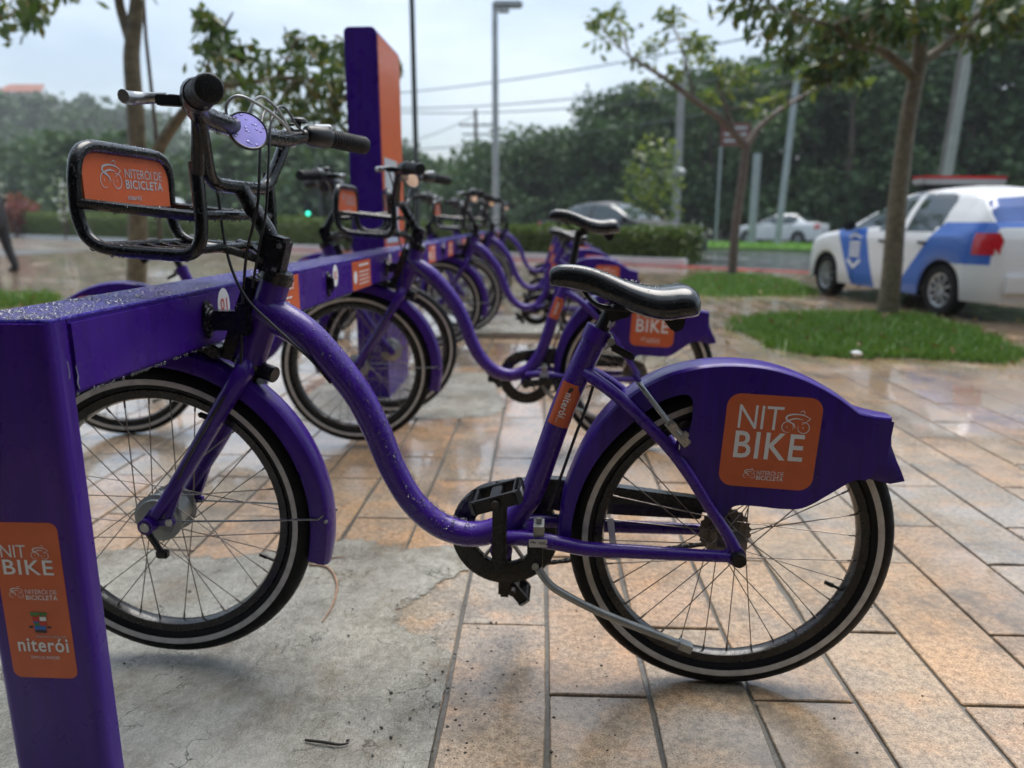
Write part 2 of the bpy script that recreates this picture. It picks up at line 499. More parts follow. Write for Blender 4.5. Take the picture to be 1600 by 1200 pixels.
class MB:
    def __init__(s):
        s.v, s.f = [], []

    def add(s, v, f):
        o = len(s.v)
        s.v += [tuple(map(float, q)) for q in v]
        s.f += [tuple(i + o for i in q) for q in f]
        return s

    def box(s, c, size, M=None):
        hx, hy, hz = (q / 2 for q in size)
        vs_ = [Vector((x, y, z)) for x in (-hx, hx) for y in (-hy, hy) for z in (-hz, hz)]
        if M is not None:
            vs_ = [M @ q for q in vs_]
        c = Vector(c)
        return s.add([q + c for q in vs_], [(0, 1, 3, 2), (4, 6, 7, 5), (0, 4, 5, 1), (2, 3, 7, 6), (0, 2, 6, 4), (1, 5, 7, 3)])

    def obox(s, p0, p1, w, h, up=(0, 0, 1)):
        p0, p1 = Vector(p0), Vector(p1)
        d = (p1 - p0)
        L = d.length
        d.normalize()
        u = Vector(up)
        sd_ = d.cross(u).normalized()
        u = sd_.cross(d)
        M = Matrix((d, sd_, u)).transposed()
        return s.box((p0 + p1) / 2, (L, w, h), M)

    def tube(s, pts, r, n=10, closed=False, caps=True, flat=1.0, flatdir=None):
        P = [Vector(p) for p in pts]
        m = len(P)
        rs = [r] * m if isinstance(r, (int, float)) else list(r)
        if len(rs) != m:
            rs = list(np.interp(np.linspace(0, 1, m), np.linspace(0, 1, len(rs)), rs))
        T = []
        for i in range(m):
            a = P[i - 1] if (i > 0 or closed) else P[i]
            b = P[(i + 1) % m] if (i + 1 < m or closed) else P[i]
            T.append((b - a).normalized())
        _, u, w = basis(T[0])
        if flatdir is not None:
            u = (Vector(flatdir) - T[0] * Vector(flatdir).dot(T[0])).normalized()
        verts = []
        for i in range(m):
            u = (u - T[i] * u.dot(T[i])).normalized()
            w = T[i].cross(u)
            for k in range(n):
                a = 2 * math.pi * k / n
                verts.append(P[i] + (u * math.cos(a) * flat + w * math.sin(a)) * rs[i])
        faces = []
        for i in range(m if closed else m - 1):
            j = (i + 1) % m
            for k in range(n):
                l = (k + 1) % n
                faces.append((i * n + k, i * n + l, j * n + l, j * n + k))
        if caps and not closed:
            faces.append(tuple(range(n))[::-1])
            faces.append(tuple((m - 1) * n + k for k in range(n)))
        return s.add(verts, faces)

    def cyl(s, p0, p1, r0, r1=None, n=16):
        return s.tube([p0, p1], [r0, r0 if r1 is None else r1], n)

    def lathe(s, prof, c, axis=(0, 1, 0), n=48, closed=False, arc=None):
        """prof: list of (radius, height along axis)"""
        d, u, w = basis(axis)
        c = Vector(c)
        m = len(prof)
        a0, a1 = arc if arc else (0, 2 * math.pi)
        full = arc is None
        cnt = n if full else n + 1
        verts = []
        for k in range(cnt):
            a = a0 + (a1 - a0) * k / n
            e = u * math.cos(a) + w * math.sin(a)
            for rr, h in prof:
                verts.append(c + e * rr + d * h)
        faces = []
        for k in range(n):
            k2 = (k + 1) % cnt if full else k + 1
            for i in range(m if closed else m - 1):
                j = (i + 1) % m
                faces.append((k * m + i, k * m + j, k2 * m + j, k2 * m + i))
        return s.add(verts, faces)

    def ball(s, c, r, n=8, scale=(1, 1, 1)):
        verts, faces = [], []
        m = max(3, n // 2)
        for i in range(m + 1):
            th = math.pi * i / m
            for k in range(n):
                a = 2 * math.pi * k / n
                verts.append((c[0] + r * scale[0] * math.sin(th) * math.cos(a), c[1] + r * scale[1] * math.sin(th) * math.sin(a), c[2] + r * scale[2] * math.cos(th)))
        for i in range(m):
            for k in range(n):
                l = (k + 1) % n
                faces.append((i * n + k, (i + 1) * n + k, (i + 1) * n + l, i * n + l))
        return s.add(verts, faces)

    def poly(s, pts3):
        return s.add(pts3, [tuple(range(len(pts3)))])

    def prism(s, pts3, vec):
        n = len(pts3)
        v = Vector(vec)
        a = [Vector(p) for p in pts3]
        b = [p + v for p in a]
        f = [tuple(range(n))[::-1], tuple(range(n, 2 * n))]
        f += [(i, (i + 1) % n, n + (i + 1) % n, n + i) for i in range(n)]
        return s.add(a + b, f)

    def islands(s):
        par = list(range(len(s.v)))

        def find(a):
            while par[a] != a:
                par[a] = par[par[a]]
                a = par[a]
            return a
        for f in s.f:
            r0 = find(f[0])
            for i in f[1:]:
                par[find(i)] = r0
        groups = {}
        for f in s.f:
            groups.setdefault(find(f[0]), []).append(f)
        out = []
        for fs in groups.values():
            ids = sorted(set(i for f in fs for i in f))
            mp = {a: b for b, a in enumerate(ids)}
            q = MB()
            q.v = [s.v[i] for i in ids]
            q.f = [tuple(mp[i] for i in f) for f in fs]
            out.append(q)
        return out

    def each(s, name, mat, parent=None, **kw):
        """every separate piece becomes an object of its own"""
        return [q.build(name, mat, parent, **kw) for q in s.islands()]

    def build(s, name, mat, parent=None, smooth=True, bevel=None, angle=35):
        me = bpy.data.meshes.new(name)
        me.from_pydata(s.v, [], s.f)
        bm = bmesh.new()
        bm.from_mesh(me)
        bmesh.ops.remove_doubles(bm, verts=bm.verts, dist=1e-6)
        bmesh.ops.recalc_face_normals(bm, faces=bm.faces)
        if bevel:
            es = [e for e in bm.edges if len(e.link_faces) == 2 and e.calc_face_angle(0) > R(30)]
            bmesh.ops.bevel(bm, geom=es, offset=bevel, segments=2, affect='EDGES', clamp_overlap=True)
        bm.to_mesh(me)
        bm.free()
        if smooth:
            me.shade_smooth()
            me.set_sharp_from_angle(angle=R(angle))
        return link(name, me, mat, parent)


def link(name, me, mat, parent=None):
    o = bpy.data.objects.new(name, me)
    if mat is not None and len(me.materials) == 0:
        me.materials.append(mat)
    sc.collection.objects.link(o)
    if parent is not None:
        o.parent = parent
    return o


def raw(name, v, f, mat, parent=None, smooth=False):
    me = bpy.data.meshes.new(name)
    me.from_pydata(v, [], f)
    if smooth:
        me.shade_smooth()
    return link(name, me, mat, parent)


def quads_mesh(name, V, mat, parent=None):
    """V: array (n,4,3) of loose quads"""
    n = len(V)
    me = bpy.data.meshes.new(name)
    me.vertices.add(4 * n)
    me.vertices.foreach_set('co', V.reshape(-1).astype(np.float32))
    me.loops.add(4 * n)
    me.loops.foreach_set('vertex_index', np.arange(4 * n, dtype=np.int32))
    me.polygons.add(n)
    me.polygons.foreach_set('loop_start', np.arange(0, 4 * n, 4, dtype=np.int32))
    me.update(calc_edges=True)
    me.validate()
    return link(name, me, mat, parent)


def empty(name, loc=(0, 0, 0), rz=0.0, parent=None):
    o = bpy.data.objects.new(name, None)
    o.empty_display_size = 0.1
    o.location = loc
    o.rotation_euler = (0, 0, rz)
    sc.collection.objects.link(o)
    if parent is not None:
        o.parent = parent
    return o


def tag(o, label=None, cat=None, group=None, kind=None):
    for k, v in (('label', label), ('category', cat), ('group', group), ('kind', kind)):
        if v:
            o[k] = v
    return o


def copy_tree(o, parent=None):
    c = o.copy()
    sc.collection.objects.link(c)
    c.parent = parent
    for ch in list(o.children):
        copy_tree(ch, c)
    return c


# ------------------------------------------------------------------ flat print
_TXT = {}


def text2d(s, bold):
    key = (s, bold)
    if key not in _TXT:
        cu = bpy.data.curves.new('t', 'FONT')
        cu.body = s
        cu.resolution_u = 3
        cu.offset = bold
        cu.space_character = 0.95 if bold <= 0 else 1.08
        ob = bpy.data.objects.new('t', cu)
        sc.collection.objects.link(ob)
        me = bpy.data.meshes.new_from_object(ob)
        v = np.array([(q.co.x, q.co.y) for q in me.vertices])
        f = [tuple(q.vertices) for q in me.polygons]
        bpy.data.objects.remove(ob)
        bpy.data.curves.remove(cu)
        bpy.data.meshes.remove(me)
        v -= v.min(0)
        v /= v.max(0)
        _TXT[key] = (v, f)
    return _TXT[key]


class Decal:
    """a flat label: o = top-left corner, r = to the right, u = up, size (w, h); all in the owner's space"""

    def __init__(s, o, r, u, w, h, mapf=None):
        s.o, s.r, s.u = Vector(o), Vector(r).normalized(), Vector(u).normalized()
        s.n = s.r.cross(s.u).normalized()
        s.w, s.h = w, h
        s.mapf = mapf

    def P(s, x, y, z=0.0):
        if s.mapf:
            return s.mapf(x * s.w, y * s.h, z)
        return s.o + s.r * (x * s.w) - s.u * (y * s.h) + s.n * z

    def rrect(s, mb, x0, y0, x1, y1, rad, z=0.0, k=7):
        pts = []
        rx, ry = rad / s.w, rad / s.h
        for cx, cy, a0 in ((x1 - rx, y0 + ry, -90), (x1 - rx, y1 - ry, 0), (x0 + rx, y1 - ry, 90), (x0 + rx, y0 + ry, 180)):
            for i in range(k):
                a = R(a0 + 90 * i / (k - 1))
                pts.append(s.P(cx + rx * math.cos(a), cy + ry * math.sin(a), z))
        mb.poly(pts[::-1])

    def text(s, mb, string, x0, y0, x1, y1, bold=0.0, z=0.0007):
        v, f = text2d(string, bold)
        mb.add([s.P(x0 + a * (x1 - x0), y1 - b * (y1 - y0), z) for a, b in v], f)

    def strip(s, mb, pts, wd, z=0.0007):
        P_ = [Vector((p[0] * s.w, p[1] * s.h)) for p in pts]
        n = len(P_)
        ws = wd if isinstance(wd, (list, tuple)) else [wd] * n
        ws = np.interp(np.linspace(0, 1, n), np.linspace(0, 1, len(ws)), ws)
        v = []
        for i in range(n):
            t_ = (P_[min(i + 1, n - 1)] - P_[max(i - 1, 0)]).normalized()
            q = Vector((-t_.y, t_.x)) * ws[i] / 2
            for e in (P_[i] + q, P_[i] - q):
                v.append(s.P(e.x / s.w, e.y / s.h, z))
        mb.add(v, [(2 * i, 2 * i + 1, 2 * i + 3, 2 * i + 2) for i in range(n - 1)])

    def rider(s, mb, x0, y0, x1, y1, k=1.0, z=0.0007):
        """the line drawing of a crouched rider on a bicycle"""
        W, Hh = (x1 - x0), (y1 - y0)
        lw = 0.030 * W * s.w * k

        def q(a, b):
            return (x0 + a * W, y0 + b * Hh)

        def arc(cx, cy, r, a0, a1, m=18):
            asp = (W * s.w) / (Hh * s.h)
            return [q(cx + r * math.cos(R(a0 + (a1 - a0) * i / m)), cy + asp * r * math.sin(R(a0 + (a1 - a0) * i / m))) for i in range(m + 1)]
        s.strip(mb, arc(0.22, 0.74, 0.20, 60, 385), [lw * 0.4, lw, lw, lw * 0.4], z)
        s.strip(mb, arc(0.78, 0.74, 0.20, -120, 200), [lw * 0.4, lw, lw, lw * 0.4], z)
        s.strip(mb, arc(0.22, 0.74, 0.03, 90, 270, 6), lw * 0.6, z)
        s.strip(mb, arc(0.78, 0.74, 0.03, 90, 270, 6), lw * 0.6, z)
        s.strip(mb, crom([q(0.98, 0.33), q(0.75, 0.20), q(0.45, 0.17), q(0.2, 0.24), q(0.14, 0.38), q(0.28, 0.52), q(0.42, 0.60), q(0.48, 0.76)], 5), [lw * 0.5, lw * 1.4, lw * 2.0, lw * 2.2, lw * 1.4, lw], z)
        s.strip(mb, crom([q(0.22, 0.46), q(0.4, 0.37), q(0.58, 0.36), q(0.74, 0.40)], 5), [lw * 1.6, lw * 1.5, lw * 0.4], z)
        s.strip(mb, crom([q(0.98, 0.33), q(0.84, 0.48), q(0.70, 0.60)], 4), [lw, lw * 0.8, lw * 0.4], z)
        s.strip(mb, arc(0.68, 0.10, 0.075, 180, 400, 10), [lw * 0.5, lw, lw * 0.5], z)


def smooth_step(a, b, x):
    x = min(1, max(0, (x - a) / (b - a)))
    return x * x * (3 - 2 * x)

# ================================================================== THE SETTING
K0, KU, KN = np.array((6.0, 14.8)), np.array((-0.76, 0.65)), np.array((0.65, 0.76))


def K(t, d, z=0.0):
    p = K0 + KU * t + KN * d
    return (float(p[0]), float(p[1]), z)


def sheet(name, pts, mat, label=None):
    o = raw(name, pts, [tuple(range(len(pts)))], mat)
    return tag(o, label, None, None, 'structure')


sheet('ground', [(-900, -300, -0.16), (900, -300, -0.16), (900, 1200, -0.16), (-900, 1200, -0.16)], M_WOODFLOOR, 'dark ground reaching far away behind the woods')
sheet('road', [K(-60, 0.2, -0.11), K(-60, 12.5, -0.11), K(220, 12.5, -0.11), K(220, 0.2, -0.11)], M_ASPHALT, 'wet grey asphalt road behind the hedge')
sheet('far_road', [K(-60, 17.0, -0.11), K(-60, 26.0, -0.11), K(220, 26.0, -0.11), K(220, 17.0, -0.11)], M_ASPHALT, 'second wet carriageway beyond the grass verge')
mb = MB()
mb.add([K(-60, 12.5, 0.0), K(220, 12.5, 0.0), K(220, 17.0, 0.0), K(-60, 17.0, 0.0), K(-60, 12.5, -0.14), K(220, 12.5, -0.14), K(220, 17.0, -0.14), K(-60, 17.0, -0.14)],
       [(0, 1, 2, 3), (0, 4, 5, 1), (3, 2, 6, 7)])
verge = tag(mb.build('verge_ground', M_VERGE, smooth=False), 'bright green grass verge between two carriageways', None, None, 'structure')
# lane dashes on the road
for i in range(14):
    t0 = -14 + i * 6
    tag(raw('lane_marking', [K(t0, 6.2, -0.106), K(t0 + 2.6, 6.2, -0.106), K(t0 + 2.6, 6.32, -0.106), K(t0, 6.32, -0.106)], [(0, 1, 2, 3)], M_WHITEWALL), 'white dashed lane line on wet road', None, None, 'structure')

# pavement: a recessed bed, near tiles one by one, farther tiles joined
GROUT_Z = -0.007
pave = sheet('pavement', [K(-60, -0.28, GROUT_Z), K(120, -0.28, GROUT_Z), (-100, -24, GROUT_Z)], M_GROUT, 'wet pavement of long orange and grey stoneware tiles')
TW, TL, GAP = 0.2193, 0.673, 0.0085
TAZ = R(2.3)
TD, TN = np.array((math.sin(TAZ), math.cos(TAZ))), np.array((math.cos(TAZ), -math.sin(TAZ)))
HCAM, FPX, PITCH = 1.003, 1155.0, 0.2181


def project(p):
    X, Y, Z = p[0], p[1], p[2] - HCAM
    c_, s_ = math.cos(PITCH), math.sin(PITCH)
    dz = Y * c_ - Z * s_
    if dz < 0.05:
        return None
    return 800 + FPX * X / dz, 600 - FPX * (Y * s_ + Z * c_) / dz


tiles = []
for i in range(-70, 60):
    for j in range(-2, 42):
        cx = (i + 0.5) * TW + 0.020
        cy = (j + 0.5) * TL + (0.074 if i % 2 == 0 else 0.354)
        c2 = TN * cx + TD * cy
        if (c2 - K0) @ KN > -0.62 or c2[1] > 27:
            continue
        pr = project((c2[0], c2[1], 0))
        if pr is None:
            if abs(c2[0]) < 2.5 and c2[1] > -1:
                tiles.append((1e9, c2))
            continue
        m = 260
        if -m < pr[0] < 1600 + m and pr[1] < 1200 + 420:
            dist = math.hypot(c2[0], c2[1])
            vis = -30 < pr[0] < 1630 and pr[1] < 1230
            tiles.append((dist if vis else 100 + dist, c2))
tiles.sort(key=lambda q: q[0])


def tile_verts(th=0.008, ch=0.0022, jx=0, jy=0):
    hx, hy = (TW - GAP) / 2, (TL - GAP) / 2
    lo = [(-hx, -hy, -th), (hx, -hy, -th), (hx, hy, -th), (-hx, hy, -th)]
    mi = [(-hx, -hy, -ch), (hx, -hy, -ch), (hx, hy, -ch), (-hx, hy, -ch)]
    up = [(-hx + ch, -hy + ch, 0), (hx - ch, -hy + ch, 0), (hx - ch, hy - ch, 0), (-hx + ch, hy - ch, 0)]
    f = [(8, 9, 10, 11)]
    for a in (0, 4):
        for k in range(4):
            l = (k + 1) % 4
            f.append((a + k, a + l, a + 4 + l, a + 4 + k))
    return lo + mi + up, f


def tile_variant(seed, m=4):
    """a slab with slightly wandering, here and there chipped edges"""
    r_ = np.random.default_rng(seed)
    hx, hy = (TW - GAP) / 2, (TL - GAP) / 2
    cs = [(-hx, -hy), (hx, -hy), (hx, hy), (-hx, hy)]
    out = []
    for k in range(4):
        a_, b_ = np.array(cs[k]), np.array(cs[(k + 1) % 4])
        cut = 0.003 + (0.012 * r_.random() if r_.random() < 0.22 else 0.0)
        e = (b_ - a_) / np.linalg.norm(b_ - a_)
        nn_ = np.array((-e[1], e[0]))
        L = np.linalg.norm(b_ - a_)
        pts_ = [a_ + e * cut] + [a_ + e * (L * q / m) + nn_ * abs(r_.normal(0, 0.0009)) + nn_ * (0.005 if r_.random() < 0.05 else 0) for q in range(1, m)] + [b_ - e * 0.003]
        out += pts_
    n = len(out)
    v = [(p[0], p[1], -0.008) for p in out] + [(p[0], p[1], -0.0022) for p in out] + [(p[0] * (1 - 0.0022 / hx), p[1] * (1 - 0.0022 / hy), 0.0) for p in out]
    f = [tuple(range(2 * n, 3 * n))]
    for a_ in (0, n):
        f += [(a_ + k, a_ + (k + 1) % n, a_ + n + (k + 1) % n, a_ + n + k) for k in range(n)]
    return v, f


TILES = [tile_variant(k) for k in range(8)]
tile_mes = []
for tv, tf in TILES:
    tile_me = bpy.data.meshes.new('tile')
    tile_me.from_pydata(tv, [], tf)
    tile_me.materials.append(M_TILE)
    tile_mes.append(tile_me)
NEAR = 300
for d_, c2 in tiles[:NEAR]:
    o = bpy.data.objects.new('tile', tile_mes[int(rng.integers(8))])
    sc.collection.objects.link(o)
    o.parent = pave
    o.location = (c2[0], c2[1], float(rng.normal(0, 0.0009)))
    o.rotation_euler = (float(rng.normal(0, 0.0015)), float(rng.normal(0, 0.003)), -TAZ + float(rng.normal(0, 0.0018)))
V, Fc = [], []
ca, sa = math.cos(-TAZ), math.sin(-TAZ)
for d_, c2 in tiles[NEAR:]:
    o_ = len(V)
    tv, tf = TILES[int(rng.integers(8))]
    zz = float(rng.normal(0, 0.0007))
    for x, y, z in tv:
        V.append((c2[0] + x * ca - y * sa, c2[1] + x * sa + y * ca, z + zz))
    Fc += [tuple(i + o_ for i in q) for q in tf]
tag(raw('tile_field', V, Fc, M_TILEFAR, pave), 'farther tiles of the same pavement', None, None, 'stuff')
sheet('far_pavement', [(-100, 26.2, -0.003), K(18.2, -0.45, -0.003), K(120, -0.45, -0.003)], M_FARPAVE, 'far end of the paved plaza by the hedge')

# cement skimmed over the tiles round the feet of the rack: it thins out and is worn through at its edge
def cement(name, pts, label, z=0.0045, cut=None):
    poly = np.array([(p[0], p[1]) for p in crom([(x, y, 0) for x, y in pts], 8, True)])
    lo, hi = poly.min(0) - 0.05, poly.max(0) + 0.05
    nx, ny = int((hi[0] - lo[0]) / 0.028) + 1, int((hi[1] - lo[1]) / 0.028) + 1
    gx_, gy_ = np.meshgrid(np.linspace(lo[0], hi[0], nx), np.linspace(lo[1], hi[1], ny))
    q = np.stack([gx_.ravel(), gy_.ravel()], 1)
    A_, B_ = poly, np.roll(poly, -1, 0)
    d = np.full(len(q), 9.0)
    ins = np.zeros(len(q), bool)
    for a_, b_ in zip(A_, B_):
        e = b_ - a_
        t_ = np.clip(((q - a_) @ e) / (e @ e + 1e-12), 0, 1)
        d = np.minimum(d, np.linalg.norm(q - (a_ + t_[:, None] * e), axis=1))
        ins ^= ((a_[1] > q[:, 1]) != (b_[1] > q[:, 1])) & (q[:, 0] < (b_[0] - a_[0]) * (q[:, 1] - a_[1]) / (b_[1] - a_[1] + 1e-12) + a_[0])
    sd_ = np.where(ins, d, -d)
    th = np.clip((sd_ + 0.03) / 0.13, 0, 1)
    if cut is not None:          # ends at a tile joint
        over_ = q @ TN - cut
        q = q - np.where((over_ > 0) & (over_ < 0.03), over_, 0)[:, None] * TN
        th = np.where(over_ >= 0.03, 0, th)
    v = np.stack([q[:, 0], q[:, 1], 0.0014 + (z - 0.0014) * th], 1)
    f = []
    for j in range(ny - 1):
        for i in range(nx - 1):
            k = (j * nx + i, j * nx + i + 1, (j + 1) * nx + i + 1, (j + 1) * nx + i)
            if max(th[a_] for a_ in k) > 0 and not (cut is not None and max(over_[a_] for a_ in k) >= 0.03):
                f.append(k)
    me = bpy.data.meshes.new(name)
    me.from_pydata([tuple(map(float, p)) for p in v], [], f)
    at = me.attributes.new('thickness', 'FLOAT', 'POINT')
    at.data.foreach_set('value', th.astype(np.float32))
    me.shade_smooth()
    return tag(link(name, me, M_CEMENTEDGE), label, None, None, 'structure')


def mat_cement_edge():
    m = M_CEMENT.copy()
    m.name = 'worn_cement_skim'
    t = m.node_tree
    p = t.nodes['Principled BSDF']
    at = t.nodes.new('ShaderNodeAttribute')
    at.attribute_name = 'thickness'
    co = pos_co(t)
    nn = math_n(t, 'ADD', math_n(t, 'MULTIPLY', noise(t, co, 16, 6, 0.7), 1.3), math_n(t, 'MULTIPLY', noise(t, co, 150, 3, 0.7), 0.35))
    h = math_n(t, 'ADD', math_n(t, 'MULTIPLY', at.outputs['Fac'], 1.5), math_n(t, 'SUBTRACT', nn, 0.82))
    t.links.new(ramp(t, h, [(0.22, 0.0), (0.36, 1.0)]), p.inputs['Alpha'])
    return m


M_CEMENTEDGE = mat_cement_edge()
cement('cement_patch', [(-0.05, 0.3), (-0.06, 0.9), (-0.07, 1.25), (-0.06, 1.50), (-0.14, 1.56), (-0.20, 1.63), (-0.27, 1.67), (-0.30, 1.73), (-0.31, 1.80), (-0.25, 1.85), (-0.21, 1.93), (-0.13, 2.0), (-0.05, 2.03), (-0.04, 2.13), (-0.2, 2.15), (-0.32, 2.14),
                        (-0.49, 2.20), (-0.64, 2.16), (-0.80, 2.10), (-0.96, 2.07), (-1.1, 2.13), (-1.3, 2.08), (-1.45, 1.6), (-1.42, 1.0), (-1.40, 0.3)], 'rough grey cement patch at the foot of the near purple post', cut=-0.2055)
cement('cement_patch', [(-1.15, 3.75), (-0.7, 3.7), (-0.2, 3.72), (-0.05, 3.9), (-0.1, 4.4), (-0.08, 4.8), (-0.5, 4.9), (-1.1, 4.85)], 'grey cement patch under the tall purple totem')
mb = MB()
mb.box((0.0, 6.95, 0.025), (0.95, 1.2, 0.05))
tag(mb.build('base_slab', M_CEMENT, bevel=0.008), 'low grey slab on the pavement under the far bicycles', None, None, 'structure')

# kerb: red painted kerb stones with a low white planter wall behind
kerb = tag(empty('kerb', K(0, -0.2)), 'red painted kerb edging the pavement before the road', None, None, 'structure')
mbk = MB()
for i in range(-24, 30):
    a, b = i * 1.0, i * 1.0 + 0.985
    z0, z1 = -0.13, 0.015 + 0.004 * (i % 3)
    q = [K(a, -0.36, z0), K(b, -0.36, z0), K(b, -0.14, z0), K(a, -0.14, z0), K(a, -0.36, z1), K(b, -0.36, z1), K(b, -0.14, z1), K(a, -0.14, z1)]
    m1 = MB().add([(p[0] - kerb.location.x, p[1] - kerb.location.y, p[2]) for p in q], [(3, 2, 1, 0), (4, 5, 6, 7), (0, 1, 5, 4), (1, 2, 6, 5), (2, 3, 7, 6), (3, 0, 4, 7)])
    m1.build('kerb_stone', M_RED, kerb, smooth=False, bevel=0.02)
for a, b in ((2.8, 14.6), (15.3, 60)):
    m1 = MB()
    q = [K(a, -0.13, -0.1), K(b, -0.13, -0.1), K(b, 0.08, -0.1), K(a, 0.08, -0.1), K(a, -0.13, 0.17), K(b, -0.13, 0.17), K(b, 0.08, 0.17), K(a, 0.08, 0.17)]
    m1.add(q, [(3, 2, 1, 0), (4, 5, 6, 7), (0, 1, 5, 4), (1, 2, 6, 5), (2, 3, 7, 6), (3, 0, 4, 7)])
    tag(m1.build('planter_wall', M_WHITEWALL, smooth=False, bevel=0.02), 'low white planter wall in front of the %s hedge' % ('nearer' if a < 5 else 'farther'), 'wall')

# ------------------------------------------------------------------ grass, hedge, trees
def blades(name, pts_xy, n, h, w, mat, parent=None, z0=0.0, bump=0.0):
    poly = np.array(pts_xy)
    lo, hi = poly.min(0), poly.max(0)
    P = []
    x, y = poly[:, 0], poly[:, 1]
    while len(P) < n:
        q = lo + (hi - lo) * rng.random((n * 2, 2))
        ins = np.zeros(len(q), bool)
        j = len(poly) - 1
        for i in range(len(poly)):
            cnd = ((y[i] > q[:, 1]) != (y[j] > q[:, 1])) & (q[:, 0] < (x[j] - x[i]) * (q[:, 1] - y[i]) / (y[j] - y[i] + 1e-12) + x[i])
            ins ^= cnd
            j = i
        P += list(q[ins])
    P = np.array(P[:n])
    ctr = poly.mean(0)
    rad = np.linalg.norm((P - ctr) / ((hi - lo) / 2), axis=1)
    zz = z0 + bump * np.clip(1 - rad, 0, 1)
    a = rng.random(n) * 2 * np.pi
    d = np.stack([np.cos(a), np.sin(a)], 1)
    hh = h * (0.5 + rng.random(n))
    lean = rng.normal(0, 0.5, (n, 2)) * hh[:, None]
    V = np.zeros((n, 4, 3))
    for k, (s_, t_) in enumerate(((-1, 0), (1, 0), (0.25, 1), (-0.25, 1))):
        V[:, k, :2] = P + d * (s_ * w / 2) + lean * t_
        V[:, k, 2] = zz + hh * t_
    return quads_mesh(name, V, mat, parent)


GR = [(2.21, 7.23), (2.10, 6.61), (2.12, 5.89), (2.25, 5.51), (2.5, 5.44), (3.05, 5.33), (3.65, 5.26), (3.95, 5.82), (4.25, 6.76), (4.30, 7.47), (4.2, 7.95), (3.42, 8.05), (2.63, 7.75)]
GM = [(2.62, 11.47), (3.0, 12.71), (3.6, 13.9), (4.3, 13.9), (4.6, 12.85), (4.4, 10.8), (3.9, 10.1), (3.2, 9.95), (2.59, 10.1)]
GLF = [(-6.9, 8.2), (-5.9, 8.6), (-5.75, 9.4), (-6.3, 9.9), (-7.4, 9.6), (-7.6, 8.6)]


def lawn(name, pts, n, label, hgt=0.05):
    edge = crom([(x, y, 0) for x, y in pts], 8, True)
    edge = [(p[0] + 0.05 * math.sin(k * 0.9) * math.sin(k * 0.31) + float(rng.normal(0, 0.02)), p[1] + 0.06 * math.sin(k * 0.7 + 1) * math.sin(k * 0.23) + float(rng.normal(0, 0.02))) for k, p in enumerate(edge)]
    c = np.mean(edge, 0)
    k = len(edge)
    v, f = [], []
    for sc_, zz in ((1.0, 0.002), (0.93, 0.012), (0.6, 0.03)):
        v += [(c[0] + (x - c[0]) * sc_, c[1] + (y - c[1]) * sc_, zz) for x, y in edge]
    f = [(q * k + i, q * k + (i + 1) % k, (q + 1) * k + (i + 1) % k, (q + 1) * k + i) for q in range(2) for i in range(k)] + [tuple(range(2 * k, 3 * k))]
    o = raw(name, v, f, M_SOIL, smooth=True)
    tag(o, label, None, None, 'stuff')
    blades('blades', edge, n, hgt, 0.013, M_GRASS, o, 0.0, 0.04)
    ex = [(c[0] + (x - c[0]) * 1.05, c[1] + (y - c[1]) * 1.05) for x, y in edge]
    blades('stray_blades', ex, n // 5, hgt * 1.5, 0.014, M_GRASS, o, 0.0, 0.05)
    # fallen leaves
    q = rng.random((90, 2))
    P = np.stack([c[0] + rng.normal(0, 0.8, 90), c[1] + rng.normal(0, 0.8, 90), np.full(90, 0.07)], 1)
    quads_mesh('fallen_leaves', leaf_quads(P, 0.07, 0.0, 0.5), M_DRYLEAF, o)
    return o


M_DRYLEAF = mat_leaf('dry_leaf', [(0.16, 0.09, 0.03), (0.22, 0.15, 0.04), (0.10, 0.05, 0.02)], 0.1, 0.6)
vp = [K(-24, 12.6)[:2], K(40, 12.6)[:2], K(40, 16.9)[:2], K(-24, 16.9)[:2]]
vb = blades('grass', vp, 16000, 0.10, 0.05, M_VGRASS)
tag(vb, 'short bright grass growing on the verge', 'grass', None, 'stuff')


def leaf_quads(C, size, droop=0.5, aspect=0.5, flat=0.0):
    """C: (n,3) centres -> leaf shaped quads (diamonds)"""
    n = len(C)
    a = rng.random(n) * 2 * np.pi
    el = rng.normal(-droop, 0.55, n)
    d = np.stack([np.cos(a) * np.cos(el), np.sin(a) * np.cos(el), np.sin(el)], 1)
    b = rng.normal(size=(n, 3))
    if flat > 0:
        b = b * (1 - flat) + np.cross(d, np.array((0, 0, 1.0))) * flat
    b -= (b * d).sum(1)[:, None] * d
    b /= np.linalg.norm(b, axis=1)[:, None] + 1e-9
    L = size * (0.6 + 0.8 * rng.random(n))[:, None]
    V = np.zeros((n, 4, 3))
    V[:, 0] = C
    V[:, 1] = C + d * L * 0.55 + b * L * aspect / 2
    V[:, 2] = C + d * L
    V[:, 3] = C + d * L * 0.55 - b * L * aspect / 2
    return V


def clumps(centres, n_each, spread, size, droop=0.5, aspect=0.5):
    out = []
    for c, s_ in centres:
        p = rng.normal(size=(int(n_each), 3))
        p /= np.linalg.norm(p, axis=1)[:, None]
        p *= (rng.random(int(n_each)) ** 0.5)[:, None] * np.array((s_, s_, s_ * 0.75)) * spread
        out.append(leaf_quads(np.array(c) + p, size, droop, aspect))
    return np.concatenate(out)


def limb(mb, pts, r0, r1, n=9):
    q = crom(pts, 5)
    m = len(q)
    mb.tube(q, [r0 + (r1 - r0) * i / (m - 1) for i in range(m)], n)


